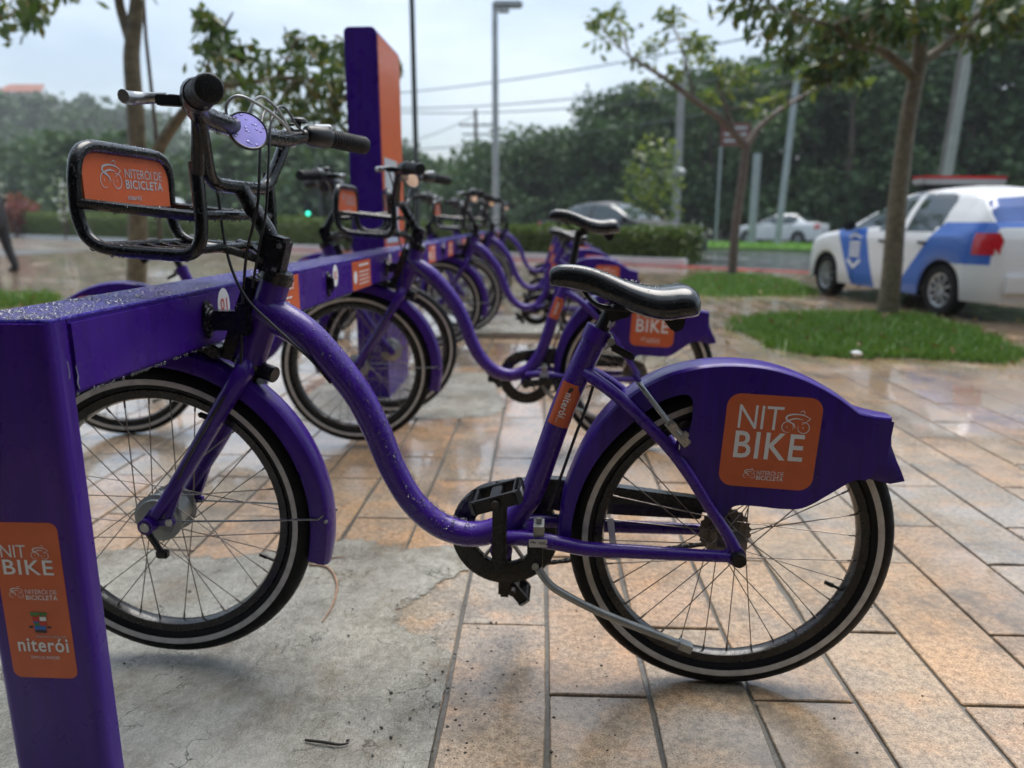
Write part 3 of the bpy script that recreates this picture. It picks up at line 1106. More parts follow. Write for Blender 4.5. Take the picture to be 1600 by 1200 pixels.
def tree(base, trunk, r, limbs, twigs, leaf_mat, bark, size, n_each, spread, label, droop=0.6, group=None):
    """trunk/limbs: polylines in world space; twigs: (point, radius) of leaf clumps"""
    b = Vector(base)
    root = empty('street_tree', b)

    def loc(p):
        return tuple(Vector(p) - b)
    m = MB()
    limb(m, [loc(p) for p in trunk], r[0], r[1], 12)
    m.build('trunk', bark, root)
    for pts, ra, rb in limbs:
        m = MB()
        limb(m, [loc(p) for p in pts], ra, rb, 8)
        m.build('limb', bark, root)
    V = clumps([(loc(p), s_) for p, s_ in twigs], n_each, spread, size, droop, 0.42)
    cr_ = quads_mesh('crown', V, leaf_mat, root)
    m = MB()
    ends = [pts[-1] for pts, _, _ in limbs] + [pts[len(pts) // 2] for pts, _, _ in limbs]
    for p, s_ in twigs:
        e = min(ends, key=lambda q: (Vector(q) - Vector(p)).length)
        mid = (Vector(e) + Vector(p)) / 2 + Vector(rng.normal(0, 0.06, 3))
        m.tube([loc(e), tuple(mid - b), loc(p)], [0.014, 0.01, 0.005], 5)
    m.each('twig', bark, root)
    return tag(root, label, 'tree', group)


lawn('grass', GR, 26000, 'patch of wet green grass round the tree beside the police car', 0.04)
lawn('grass', GM, 14000, 'patch of green grass round the thin tree near the kerb', 0.042)
lawn('grass', GLF, 5000, 'strip of grass at the far left of the plaza', 0.07)
# right-hand tree beside the police car
def up(px, py, y):
    """a point of the place at depth y that is seen at that pixel of the photograph"""
    c_, s_ = math.cos(PITCH), math.sin(PITCH)
    dx, v = (px - 800) / FPX, -(py - 600) / FPX
    d = (dx, c_ + v * s_, -s_ + v * c_)
    k = y / d[1]
    return (dx * k, y, HCAM + d[2] * k)


tw = []
for px, py, s_ in [(1180, 10, .30), (1215, 40, .30), (1255, 20, .32), (1290, 60, .28), (1325, 25, .34), (1230, 85, .16), (1280, 110, .14), (1350, 60, .22), (1370, 5, .35), (1330, 100, .14), (1265, -25, .35), (1150, -20, .3),
                   (1410, 40, .2), (1470, 25, .26), (1510, 0, .35), (1560, 30, .25), (1590, 10, .35), (1490, -50, .4), (1400, -60, .4), (1330, -70, .4), (1600, -40, .4), (1660, 20, .35), (1545, -60, .4), (1700, -40, .4), (1390, 25, .25), (1440, 15, .2), (1530, 55, .16), (1200, -60, .35)]:
    tw.append((up(px, py, 7.9 + float(rng.normal(0, 0.45))), s_))
tree((3.98, 7.83, 0), [(3.98, 7.83, -0.02), up(1393, 430, 7.83), up(1404, 300, 7.85), up(1420, 180, 7.87), up(1436, 98, 7.9), up(1440, 20, 7.9), up(1436, -60, 7.9)], (0.108, 0.05),
     [([up(1428, 120, 7.88), up(1380, 80, 7.75), up(1340, 70, 7.65), up(1302, 40, 7.5)], 0.05, 0.028), ([up(1437, 100, 7.9), up(1490, 60, 8.0), up(1560, -10, 8.1)], 0.055, 0.03),
      ([up(1438, 60, 7.9), up(1400, -30, 7.7), up(1350, -80, 7.6)], 0.04, 0.02), ([up(1440, 20, 7.9), up(1480, -50, 8.2), up(1500, -90, 8.4)], 0.04, 0.02)],
     tw, M_LEAF, M_BARKG, 0.135, 85, 1.0, 'slim trunk tree with dense dark leaves in front of the police car', 0.8)
# thin tree near the kerb
tw = []
for px, py, s_ in [(940, 60, .35), (975, 45, .3), (1000, 90, .35), (960, 20, .25), (1050, 40, .3), (1045, 20, .25), (1075, 90, .25), (1100, 70, .3), (1125, 105, .3), (1010, 130, .2), (1060, 115, .22), (1150, 130, .25),
                   (1180, 170, .22), (1110, 150, .2), (1290, 100, .25), (1310, 120, .2), (1275, 125, .25), (1245, 105, .2), (1340, 130, .15), (1170, 110, .25), (1085, 60, .22), (1020, 70, .25), (930, 30, .2), (1215, 150, .14)]:
    tw.append((up(px, py, 13.6 + float(rng.normal(0, 0.5))), s_))
tree((4.01, 13.59, 0), [(4.01, 13.59, -0.02), up(1150, 350, 13.6), up(1160, 280, 13.6), up(1167, 225, 13.6)], (0.085, 0.07),
     [([up(1165, 228, 13.6), up(1130, 190, 13.5), up(1090, 160, 13.4), up(1035, 120, 13.3), up(985, 90, 13.2)], 0.08, 0.025), ([up(1145, 200, 13.5), up(1135, 170, 13.5), up(1122, 130, 13.5)], 0.05, 0.02),
      ([up(1167, 228, 13.6), up(1190, 195, 13.7), up(1230, 165, 13.8), up(1290, 130, 13.9)], 0.075, 0.02), ([up(1085, 158, 13.4), up(1075, 110, 13.4), up(1060, 60, 13.3)], 0.03, 0.012)],
     tw, M_LEAFY, M_BARK, 0.16, 42, 1.0, 'thin forked tree with sparse yellowish leaves near the red kerb', 0.5)
# left tree behind the beam: upright stem and a leaning limb carrying the crown beside the totem
tw = []
for px, py, s_ in [(330, 90, .26), (360, 110, .3), (345, 60, .2), (400, 130, .34), (385, 165, .3), (430, 110, .28), (440, 150, .34), (470, 90, .3), (480, 130, .32), (500, 160, .3), (515, 110, .3), (530, 140, .28), (420, 185, .25), (470, 180, .24), (520, 185, .2), (335, 40, .14), (460, 60, .14),
                   (370, 140, .28), (545, 100, .3), (560, 140, .3), (600, 110, .22), (612, 100, .12), (540, 75, .2), (500, 75, .16), (10, 10, .3), (40, 0, .25), (-20, 20, .4), (60, -20, .3), (120, -40, .35), (200, -60, .4), (280, -60, .35), (320, 20, .10), (380, 80, .2)]:
    tw.append((up(px, py, 8.0 + float(rng.normal(0, 0.4))), s_))
tree((-4.1, 8.0, 0), [(-4.1, 8.0, -0.02), up(214, 420, 8.0), up(215, 300, 8.0), up(213, 200, 8.0), up(206, 100, 8.0), up(208, 60, 8.0), up(216, -10, 8.0), up(220, -60, 8.0)], (0.105, 0.06),
     [([up(206, 70, 8.0), up(190, 20, 8.0), up(175, -30, 7.9), up(120, -70, 7.8)], 0.06, 0.03), ([up(222, 290, 8.0), up(248, 232, 7.98), up(285, 178, 7.95), up(330, 140, 7.9), up(380, 130, 7.9), up(470, 120, 7.9)], 0.075, 0.022),
      ([up(330, 140, 7.9), up(345, 100, 7.9), up(340, 60, 7.9)], 0.025, 0.01), ([up(430, 125, 7.9), up(450, 90, 7.9), up(462, 62, 7.9)], 0.022, 0.01), ([up(470, 120, 7.9), up(520, 130, 8.0), up(600, 110, 8.2)], 0.022, 0.01)],
     tw, M_LEAF, M_BARKG, 0.13, 62, 1.0, 'tree behind the rack with an upright stem and a leaning leafy limb', 0.7)
mb = MB()
b_ = up(248, 460, 8.05)
mb.tube([up(250, 380, 8.15), up(243, 200, 8.12), up(228, 60, 8.1), up(222, -40, 8.1)], [0.022, 0.02, 0.018, 0.016], 7)
tag(mb.build('tree_stake', M_BARK), 'thin slanting stake beside the upright stem of the tree behind the rack', 'stake')


def hedge(name, t0, t1, d0, d1, h0, h1, n, label):
    root = empty(name, K((t0 + t1) / 2, (d0 + d1) / 2))
    ox, oy, _ = root.location
    P = []
    tt = rng.random(n)
    side = rng.random(n)
    dd = np.where(side < 0.5, rng.normal(d0, 0.05, n), d0 + (d1 - d0) * rng.random(n))
    hh = (h0 + (h1 - h0) * tt)
    wob = 0.04 * np.sin(tt * (t1 - t0) * 2.1) + 0.03 * np.sin(tt * (t1 - t0) * 5.3)
    endm = rng.random(n) < 0.06
    tt = np.where(endm, rng.random(n) * 0.35 / (t1 - t0), tt)
    dd = np.where(endm, d0 + (d1 - d0) * rng.random(n), dd)
    zz = np.where((side < 0.5) | endm, rng.random(n) * hh, hh + wob + rng.normal(0, 0.035, n))
    X = K0[None] + KU[None] * (t0 + (t1 - t0) * tt)[:, None] + KN[None] * dd[:, None]
    C = np.stack([X[:, 0] - ox, X[:, 1] - oy, zz], 1)
    quads_mesh('foliage', leaf_quads(C, 0.11, -0.5, 0.5), M_HEDGE, root)
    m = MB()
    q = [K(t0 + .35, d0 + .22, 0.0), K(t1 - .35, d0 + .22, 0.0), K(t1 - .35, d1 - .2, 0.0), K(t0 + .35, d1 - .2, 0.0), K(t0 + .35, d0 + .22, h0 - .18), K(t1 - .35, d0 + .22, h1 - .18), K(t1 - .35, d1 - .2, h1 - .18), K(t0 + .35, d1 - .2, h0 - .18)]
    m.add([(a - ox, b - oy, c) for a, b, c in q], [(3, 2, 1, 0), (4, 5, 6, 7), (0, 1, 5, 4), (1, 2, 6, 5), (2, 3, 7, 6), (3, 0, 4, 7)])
    m.build('dark_core', M_WOODFLOOR, root, smooth=False)  # plain dark box filling the hedge behind its leaves
    return tag(root, label, 'hedge')


hedge('hedge', 3.0, 14.4, 0.1, 1.3, 0.70, 0.86, 22000, 'clipped green hedge in a white planter behind the bicycles')
hedge('hedge', 15.3, 52, 0.1, 1.4, 0.95, 1.45, 36000, 'long clipped hedge across the far side of the plaza')


def wood(name, trees, leaf, label, mat=None):
    """a mass of trees: trunks and crowns of loose leaf clumps, one object"""
    V = []
    m = MB()
    for (x, y, z, h, w, n) in trees:
        k = 15
        cs = []
        for _ in range(k):
            a = rng.random() * 2 * np.pi
            rr = (rng.random() ** 0.6) * w * 0.62
            zz = z + h * (0.20 + 0.75 * rng.random() ** 0.85)
            f = 1.0 - 0.55 * max(0, (zz - z) / h - 0.55) / 0.45
            cs.append(((x + rr * np.cos(a) * f, y + rr * np.sin(a) * f, zz), w * (0.20 + 0.16 * rng.random())))
        V.append(clumps(cs, n / k, 1.0, leaf, 0.2, 0.75))
        m.tube([(x, y, z - 0.2), (x + 0.2, y, z + h * 0.4), (x, y + 0.2, z + h * 0.75)], [w * 0.035, w * 0.028, w * 0.01], 6)
    o = quads_mesh(name, np.concatenate(V), mat or M_WOODS)
    tag(o, label, None, None, 'stuff')
    m.build('trunks', M_BARK, o)
    return o


T = []
for i in range(74):
    t = -22 + 62 * rng.random()
    d = 28.5 + 16 * rng.random()
    p = K0 + KU * t + KN * d
    px = 800 + 1160 * p[0] / p[1]
    if px < 720 or px > 1800:
        continue
    hgt = np.interp(px, [720, 900, 1000, 1150, 1400, 1600], [4.6, 7.2, 9.6, 10.5, 12.6, 14.5]) * (0.82 + 0.3 * rng.random()) * (p[1] / 45) ** 0.5
    T.append((p[0], p[1], -0.1, hgt, 4.8 + 2.2 * rng.random(), 2300))
for i in range(46):                     # shrub layer at the edge of the wood
    t = -22 + 60 * rng.random()
    p = K0 + KU * t + KN * (26.8 + 2.2 * rng.random())
    T.append((p[0], p[1], -0.1, 2.4 + 2.0 * rng.random(), 3.0, 900))
wood('woodland', T, 0.42, 'dark green wood behind the road at the right')
T = []
for i in range(60):
    px = 500 + 560 * rng.random()
    y = 75 + 60 * rng.random()
    hgt = np.interp(px, [500, 640, 760, 850, 1000], [10, 8.5, 6.5, 8.5, 13]) * (0.8 + 0.35 * rng.random()) * y / 90
    T.append(((px - 800) / 1160 * y, y, -0.1, hgt, 6.5, 650))
wood('woodland', T, 0.9, 'hazy line of trees far behind the bicycles')

# hill at the left with trees and houses
def hill_z(x, y):
    return 33 * math.exp(-(((x + 205) / 88) ** 2 + ((y - 245) / 75) ** 2)) + 9 * math.exp(-(((x + 120) / 45) ** 2 + ((y - 215) / 50) ** 2)) + 10 * math.exp(-(((x + 60) / 60) ** 2 + ((y - 260) / 50) ** 2)) - 0.3


gx, gy = np.linspace(-420, 60, 49), np.linspace(120, 420, 31)
v = [(x, y, hill_z(x, y)) for y in gy for x in gx]
f = [(j * 49 + i, j * 49 + i + 1, (j + 1) * 49 + i + 1, (j + 1) * 49 + i) for j in range(30) for i in range(48)]
tag(raw('hill', v, f, M_HILL, smooth=True), 'hazy wooded hill beyond the plaza at the left', None, None, 'structure')
T = []
for i in range(190):
    px = -60 + 640 * rng.random()
    y = 135 + 125 * rng.random()
    x = (px - 800) / 1160 * y
    T.append((x, y, hill_z(x, y), 8 + 5 * rng.random(), 9, 420))
wood('woodland', T, 1.5, 'hazy trees covering the hill at the left')
T = []
for i in range(34):
    px = -40 + 560 * rng.random()
    y = 58 + 30 * rng.random()
    T.append(((px - 800) / 1160 * y, y, -0.1, (5.5 + 4.5 * rng.random()) * y / 75, 6, 700))
wood('woodland', T, 0.8, 'row of soft green trees behind the far hedge at the left')
for k, (px, y, dz, w, lab) in enumerate([(85, 225, 3, 12, 'pale house with reddish roof near the crest of the hazy hill')]):
    x = (px - 800) / 1160 * y
    z = hill_z(x, y) + dz
    hs = empty('hill_house', (x, y, z))
    MB().box((0, 0, 3), (w, 8, 9)).build('wall', M_RENDERWALL, hs, smooth=False)
    MB().prism([(-w / 2 - .6, -4.8, 7.5), (w / 2 + .6, -4.8, 7.5), (w / 2 - 1, 0, 10.2), (-w / 2 + 1, 0, 10.2)], (0, 0, 0.3)).build('roof', M_ROOFTILE, hs, smooth=False)
    for q in range(4):
        MB().box((-w / 2 + w * (q + .5) / 4, -4.03, 5), (1.3, 0.1, 1.5)).build('window', M_GLASSCAR, hs, smooth=False)
    tag(hs, lab, 'house')

# ================================================================== BICYCLES
# local space: x forward from the rear hub, y to the rider's left, z up
HR, HF = Vector((0, 0, 0.34)), Vector((1.241, 0, 0.3624))


def spoke_path(side, lead, r_hub, y_hub):
    """one spoke in wheel space (axle = y, through the origin), rim end at angle 0"""
    a = R(62) * lead
    p0 = Vector((r_hub * math.cos(a), side * y_hub, r_hub * math.sin(a)))
    p1 = Vector((0.266, side * 0.004, 0.0))
    return p0, p1


def make_wheel(root, name, hub, front, detail):
    w = empty(name, hub, 0, root)
    # tyre with a shallow block tread
    m = MB()
    prof = []
    for k in range(14):
        a = 2 * math.pi * k / 14
        prof.append((0.310 + 0.0295 * math.cos(a), 0.0245 * math.sin(a)))
    m.lathe(prof, (0, 0, 0), (0, 1, 0), 96, True)
    m.build('tyre', M_RUBBER, w)
    for sd_ in (-1, 1):
        m = MB()
        pr = []
        for k in range(5):
            rr = 0.2990 + 0.0125 * k / 4
            yy = 0.0245 * math.sqrt(max(0, 1 - ((rr - 0.310) / 0.0295) ** 2)) + 0.0009
            pr.append((rr, yy * sd_))
        m.lathe(pr, (0, 0, 0), (0, 1, 0), 96)
        m.build('reflective_band', M_STRIPE, w)
    m = MB()
    m.lathe([(0.264, -0.006), (0.268, -0.015), (0.285, -0.0165), (0.288, -0.012), (0.288, 0.012), (0.285, 0.0165), (0.268, 0.015), (0.264, 0.006)], (0, 0, 0), (0, 1, 0), 96, True)
    m.build('rim', M_RIM, w)
    m = MB()
    m.cyl((0.266 * math.cos(R(204)), 0, 0.266 * math.sin(R(204))), (0.232 * math.cos(R(204)), 0, 0.232 * math.sin(R(204))), 0.0035, 0.003, 8)
    m.cyl((0.247 * math.cos(R(204)), 0, 0.247 * math.sin(R(204))), (0.229 * math.cos(R(204)), 0, 0.229 * math.sin(R(204))), 0.0052, 0.0045, 8)
    m.build('valve', M_BLACKP, w)
    m = MB()
    if front:
        m.lathe([(0.008, -0.055), (0.02, -0.052), (0.03, -0.046), (0.052, -0.040), (0.054, -0.034), (0.046, -0.028), (0.046, 0.020), (0.054, 0.026), (0.054, 0.032), (0.046, 0.036), (0.044, 0.041), (0.02, 0.044), (0.009, 0.052)], (0, 0, 0), (0, 1, 0), 40)
        for k in range(8):
            a = 2 * math.pi * k / 8 + 0.2
            m.cyl((0.049 * math.cos(a), 0.031, 0.049 * math.sin(a)), (0.049 * math.cos(a), 0.0335, 0.049 * math.sin(a)), 0.0022, None, 8)
        rh, yh = 0.050, 0.029
        m.build('hub', M_ALU, w)
    else:
        m.lathe([(0.006, -0.06), (0.012, -0.058), (0.020, -0.036), (0.032, -0.033), (0.032, -0.029), (0.018, -0.024), (0.016, 0.0), (0.018, 0.026), (0.032, 0.030), (0.032, 0.034), (0.014, 0.040), (0.010, 0.06)], (0, 0, 0), (0, 1, 0), 32)
        rh, yh = 0.030, 0.031
        m.build('hub', M_CASS, w)
        m = MB()
        for q in range(5):
            r0 = 0.058 - q * 0.007
            yy = -0.036 - q * 0.004
            nt_ = 2 * (24 - q * 3)
            pts = []
            for k in range(nt_):
                a = 2 * math.pi * k / nt_
                rr = r0 if k % 2 else r0 - 0.005
                pts.append((rr * math.cos(a), yy, rr * math.sin(a)))
            m.prism(pts, (0, -0.0018, 0))
        m.build('cassette', M_CASS, w, smooth=False)
    mats = {}
    for sd_ in (-1, 1):
        for ld in (-1, 1):
            m = MB()
            p0, p1 = spoke_path(sd_, ld, rh, yh)
            m.tube([p0, p1], 0.00125, 5)
            d = (p1 - p0).normalized()
            m.tube([p1 - d * 0.016, p1], 0.0022, 5)
            mats[(sd_, ld)] = m
    cnt = 32
    joined = MB()
    cache = {}
    for k in range(cnt):
        key = ((-1, 1)[k % 2], (-1, 1)[(k // 2) % 2])
        ang = 2 * math.pi * k / cnt + 0.05
        if detail:
            if key not in cache:
                o = mats[key].build('spoke', M_SPOKE, w)
                cache[key] = o
            else:
                o = cache[key].copy()
                sc.collection.objects.link(o)
                o.parent = w
            o.rotation_euler = (0, ang, 0)
        else:
            Mr = Matrix.Rotation(ang, 3, 'Y')
            joined.add([Mr @ Vector(q) for q in mats[key].v], mats[key].f)
    if not detail:
        tag(joined.build('spokes', M_SPOKE, w), None, None, None, 'stuff')
    return w


OUT = [(0.362, 0.349), (0.356, 0.41), (0.344, 0.468), (0.304, 0.563), (0.250, 0.638), (0.180, 0.690), (0.116, 0.715), (0.040, 0.727), (-0.045, 0.722), (-0.120, 0.700), (-0.184, 0.667), (-0.230, 0.634)]
TAIL_OUT = [(-0.230, 0.634), (-0.262, 0.625), (-0.299, 0.619)]
TAIL_END = [(-0.299, 0.619), (-0.3005, 0.59), (-0.304, 0.560), (-0.316, 0.532), (-0.330, 0.505), (-0.338, 0.486)]
LOW = [(-0.338, 0.486), (-0.308, 0.481), (-0.263, 0.491), (-0.240, 0.494), (-0.222, 0.488), (-0.178, 0.457), (-0.150, 0.438), (-0.124, 0.428), (-0.085, 0.428), (-0.053, 0.431), (-0.010, 0.433), (0.010, 0.425), (0.022, 0.402)]
HOLE = [(0.055, 0.43), (0.105, 0.500), (0.118, 0.523), (0.108, 0.560), (0.100, 0.592), (0.0965, 0.621), (0.097, 0.648), (0.104, 0.660), (0.116, 0.664), (0.150, 0.654), (0.182, 0.633), (0.205, 0.612)]


def inner_arc():
    pts = []
    for k in range(1, 13):
        a = math.atan2(0.612 - 0.34, 0.205)
        a = a + (R(1.5) - a) * k / 12
        rr = 0.3395 - 0.004 * k / 12
        pts.append((rr * math.cos(a), 0.34 + rr * math.sin(a)))
    return pts


def rear_fender(root):
    outl = [(p[0], p[1]) for p in crom([(a, b, 0) for a, b in OUT], 4)]
    hole = [(p[0], p[1]) for p in crom([(a, b, 0) for a, b in HOLE[2:]], 3)]
    low = [(p[0], p[1]) for p in crom([(a, b, 0) for a, b in LOW[1:]], 3)]
    YS = 0.043
    SH = 0.010
    m = MB()
    nrm = []
    for i, p in enumerate(outl):
        a, b = outl[max(0, i - 1)], outl[min(len(outl) - 1, i + 1)]
        t_ = Vector((b[0] - a[0], b[1] - a[1])).normalized()
        nrm.append(Vector((t_.y * 1.0, -t_.x)))
    # make sure they point away from the hub
    nrm = [n_ if n_.dot(Vector((p[0], p[1] - 0.34))) > 0 else -n_ for n_, p in zip(nrm, outl)]
    ins = [(p[0] - n_.x * SH, p[1] - n_.y * SH) for p, n_ in zip(outl, nrm)]
    tail = [TAIL_END[0], TAIL_END[1], TAIL_END[2], TAIL_END[3], TAIL_END[4], TAIL_END[5]]
    low_main = [q for q in low if q[0] > -0.262]
    low_tail = [q for q in low if q[0] <= -0.262]
    YT = 0.022
    for s_ in (1, -1):
        # flat side panel: shoulder line, crease, lower edge, hole, front strip
        main = ins + low_main + [HOLE[0], HOLE[1]] + hole + inner_arc()
        m.poly([(x, s_ * YS, z) for x, z in main])
        # inner skin
        m.poly([(x, s_ * (YS - 0.004), z) for x, z in main])
        loop = low_main + [HOLE[0], HOLE[1]] + hole + inner_arc()
        loop = [ins[-1]] + loop if False else loop
        for a, b in zip(loop[:-1], loop[1:]):
            m.poly([(a[0], s_ * YS, a[1]), (b[0], s_ * YS, b[1]), (b[0], s_ * (YS - 0.004), b[1]), (a[0], s_ * (YS - 0.004), a[1])])
        # tail: folds in towards the middle beyond the crease
        c0, c1 = ins[-1], low_main[0]
        tl = [(c0[0], YS, c0[1])] + [(x, YT + 0.012 * (k == 0), z - (0.006 if k == 0 else 0)) for k, (x, z) in enumerate(tail)] + [(x, YT + 0.004, z) for x, z in low_tail] + [(c1[0], YS, c1[1])]
        cx = sum(q[0] for q in tl) / len(tl)
        cz = sum(q[2] for q in tl) / len(tl)
        cy = YS * 0.80
        n = len(tl)
        vv = [(x, s_ * y, z) for x, y, z in tl] + [(cx, s_ * cy, cz)]
        m.add(vv, [(i, (i + 1) % n, n) for i in range(n)])
    # shoulder and crown of the mudguard
    for i in range(len(outl) - 1):
        for k in range(4):
            pass
    prof = [(0, YS), (0.45, YS * 0.985), (0.8, YS * 0.90), (1.0, YS * 0.72), (1.12, YS * 0.35), (1.15, 0)]
    prof = prof + [(a, -b) for a, b in prof[-2::-1]]
    verts = []
    for p, n_ in zip(ins, nrm):
        for a, b in prof:
            verts.append((p[0] + n_.x * SH * a, b, p[1] + n_.y * SH * a))
    # run the crown out over the tail
    ends = [TAIL_OUT[1], TAIL_OUT[2]]
    for e, kk in zip(ends, (0.8, 0.52)):
        for a, b in prof:
            verts.append((e[0], b * kk, e[1] - SH + SH * a))
    npf = len(prof)
    rows = len(ins) + 2
    m.add(verts, [(i * npf + k, i * npf + k + 1, (i + 1) * npf + k + 1, (i + 1) * npf + k) for i in range(rows - 1) for k in range(npf - 1)])
    # closing strip at the tail end
    for a, b in zip(tail[:-1], tail[1:]):
        m.add([(a[0], YT, a[1]), (b[0], YT, b[1]), (b[0], -YT, b[1]), (a[0], -YT, a[1])], [(0, 1, 2, 3)])
    fd = m.build('rear_fender', M_PURPLE_FLAT, root, angle=30)
    for s_ in (1, -1):
        m1, m2 = MB(), MB()
        r_ = (-1, 0, -0.053) if s_ == 1 else (1, 0, -0.053)
        u_ = (0.053 if s_ == -1 else -0.053, 0, 1)
        u_ = (-0.053, 0, 1) if s_ == 1 else (0.053, 0, 1)
        o_ = (0.029, s_ * (YS + 0.0008), 0.670) if s_ == 1 else (-0.158, s_ * (YS + 0.0008), 0.670)
        D = Decal(o_, r_, u_, 0.187, 0.193)
        D.rrect(m1, 0, 0, 1, 1, 0.027)
        st = m1.build('sticker', M_ORANGE, fd, smooth=False)
        if s_ == 1:
            st['label'] = 'orange rounded sticker with bicycle scheme name'
        D.text(m2, 'NIT', 0.135, 0.115, 0.60, 0.365, -0.004)
        D.rider(m2, 0.59, 0.14, 0.89, 0.385)
        D.text(m2, 'BIKE', 0.125, 0.395, 0.855, 0.685, 0.012)
        D.rider(m2, 0.255, 0.79, 0.385, 0.905, 1.2)
        D.text(m2, 'NITER\u00d3I DE', 0.40, 0.80, 0.685, 0.86, -0.006)
        D.text(m2, 'BICICLETA', 0.40, 0.868, 0.685, 0.915, 0.014)
        m2.build('lettering', M_WHITEINK, fd, smooth=False)
    return fd


def front_fender(root):
    a0, a1 = R(-16), R(97)
    m = MB()
    prof = [(0.343, 0.031), (0.345, 0.0345), (0.365, 0.0345), (0.377, 0.030), (0.384, 0.018), (0.386, 0.0)]
    prof = prof + [(a, -b) for a, b in prof[-2::-1]]
    inner = [(a - 0.003, b * 0.92) for a, b in prof[::-1]]
    allp = prof + inner
    n = 40
    verts = []
    for k in range(n + 1):
        a = math.pi - (a0 + (a1 - a0) * k / n)
        g = smooth_step(0, 0.06, k / n)
        for rr, yy in allp:
            verts.append((HF.x + rr * math.cos(a), yy * (0.75 + 0.25 * g), HF.z + rr * math.sin(a)))
    q = len(allp)
    faces = [(i * q + k, i * q + (k + 1) % q, (i + 1) * q + (k + 1) % q, (i + 1) * q + k) for i in range(n) for k in range(q)]
    faces += [tuple(range(q)), tuple(n * q + k for k in range(q))[::-1]]
    m.add(verts, faces)
    f = m.build('front_fender', M_PURPLE_DRY, root)
    m = MB()
    for s_ in (1, -1):
        m.tube([(HF.x - 0.045, s_ * 0.062, HF.z + 0.006), (HF.x - 0.20, s_ * 0.052, HF.z + 0.008), (HF.x - 0.362, s_ * 0.036, HF.z + 0.010), (HF.x - 0.372, s_ * 0.033, HF.z + 0.018)], 0.0022, 6)
        m.cyl((HF.x - 0.378, s_ * 0.033, HF.z + 0.004), (HF.x - 0.378, s_ * 0.037, HF.z + 0.004), 0.004, None, 8)
    m.each('stay_rod', M_STEEL, f)
    return f


def make_saddle(root, dz=0.0):
    st = [(0.388, 0.005, 0.898, 0.012), (0.384, 0.017, 0.908, 0.032), (0.365, 0.0225, 0.9165, 0.043), (0.335, 0.025, 0.9165, 0.047), (0.300, 0.028, 0.910, 0.050), (0.265, 0.036, 0.898, 0.053), (0.235, 0.048, 0.887, 0.055),
          (0.205, 0.063, 0.879, 0.058), (0.175, 0.076, 0.875, 0.060), (0.150, 0.082, 0.877, 0.062), (0.128, 0.084, 0.880, 0.061), (0.110, 0.080, 0.877, 0.056), (0.098, 0.069, 0.867, 0.044), (0.093, 0.052, 0.855, 0.026)]
    rows = []
    S = crom([(a, b, c) for a, b, c, _ in st], 3)
    dr = np.interp(np.linspace(0, 1, len(S)), np.linspace(0, 1, len(st)), [q[3] for q in st])
    for (x, w, z), d in zip(S, dr):
        ring = []
        for yy, zz in ((-0.80, -1.0), (-0.97, -0.86), (-1.0, -0.60), (-0.93, -0.32), (-0.72, -0.10), (-0.40, -0.015), (-0.12, 0.0 if w < 0.04 else -0.03), (0.12, 0.0 if w < 0.04 else -0.03), (0.40, -0.015), (0.72, -0.10), (0.93, -0.32), (1.0, -0.60), (0.97, -0.86), (0.80, -1.0)):
            ring.append((x, yy * w, z + dz + zz * d))
        rows.append(ring)
    k = len(rows[0])
    m = MB()
    v = [p for r_ in rows for p in r_]
    m.add(v, [(i * k + j, i * k + (j + 1) % k, (i + 1) * k + (j + 1) % k, (i + 1) * k + j) for i in range(len(rows) - 1) for j in range(k)] + [tuple(range(k)), tuple((len(rows) - 1) * k + j for j in range(k))])
    sd_ = m.build('saddle', M_SADDLE, root, angle=60)
    m = MB()
    for s_ in (1, -1):
        m.tube(crom([(0.325, s_ * 0.012, 0.880 + dz), (0.312, s_ * 0.014, 0.856 + dz), (0.290, s_ * 0.019, 0.836 + dz), (0.25, s_ * 0.022, 0.829 + dz), (0.19, s_ * 0.024, 0.829 + dz), (0.15, s_ * 0.03, 0.838 + dz), (0.125, s_ * 0.045, 0.845 + dz)], 4), 0.0035, 8)
    m.each('saddle_rail', M_BLACKP, sd_)
    m = MB()
    m.obox((0.272, 0, 0.814 + dz), (0.225, 0, 0.828 + dz), 0.036, 0.026)
    m.obox((0.262, 0, 0.832 + dz), (0.205, 0, 0.830 + dz), 0.056, 0.014)
    m.obox((0.20, 0, 0.832 + dz), (0.135, 0, 0.836 + dz), 0.034, 0.014)
    m.build('saddle_clamp', M_BLACKP, sd_, bevel=0.004)
    m = MB()
    m.prism([(0.172, -0.02, 0.832 + dz), (0.118, -0.02, 0.834 + dz), (0.118, -0.02, 0.800 + dz), (0.128, -0.02, 0.787 + dz), (0.142, -0.02, 0.788 + dz), (0.156, -0.02, 0.806 + dz)], (0, 0.05, 0))
    m.build('rear_bracket', M_BLACKP, sd_, bevel=0.003)
    m = MB()
    m.cyl((0.300, 0, 0.745), (0.262, 0, 0.824 + dz), 0.0155, None, 20)
    m.build('seat_post', M_BLACKP, root)
    return sd_


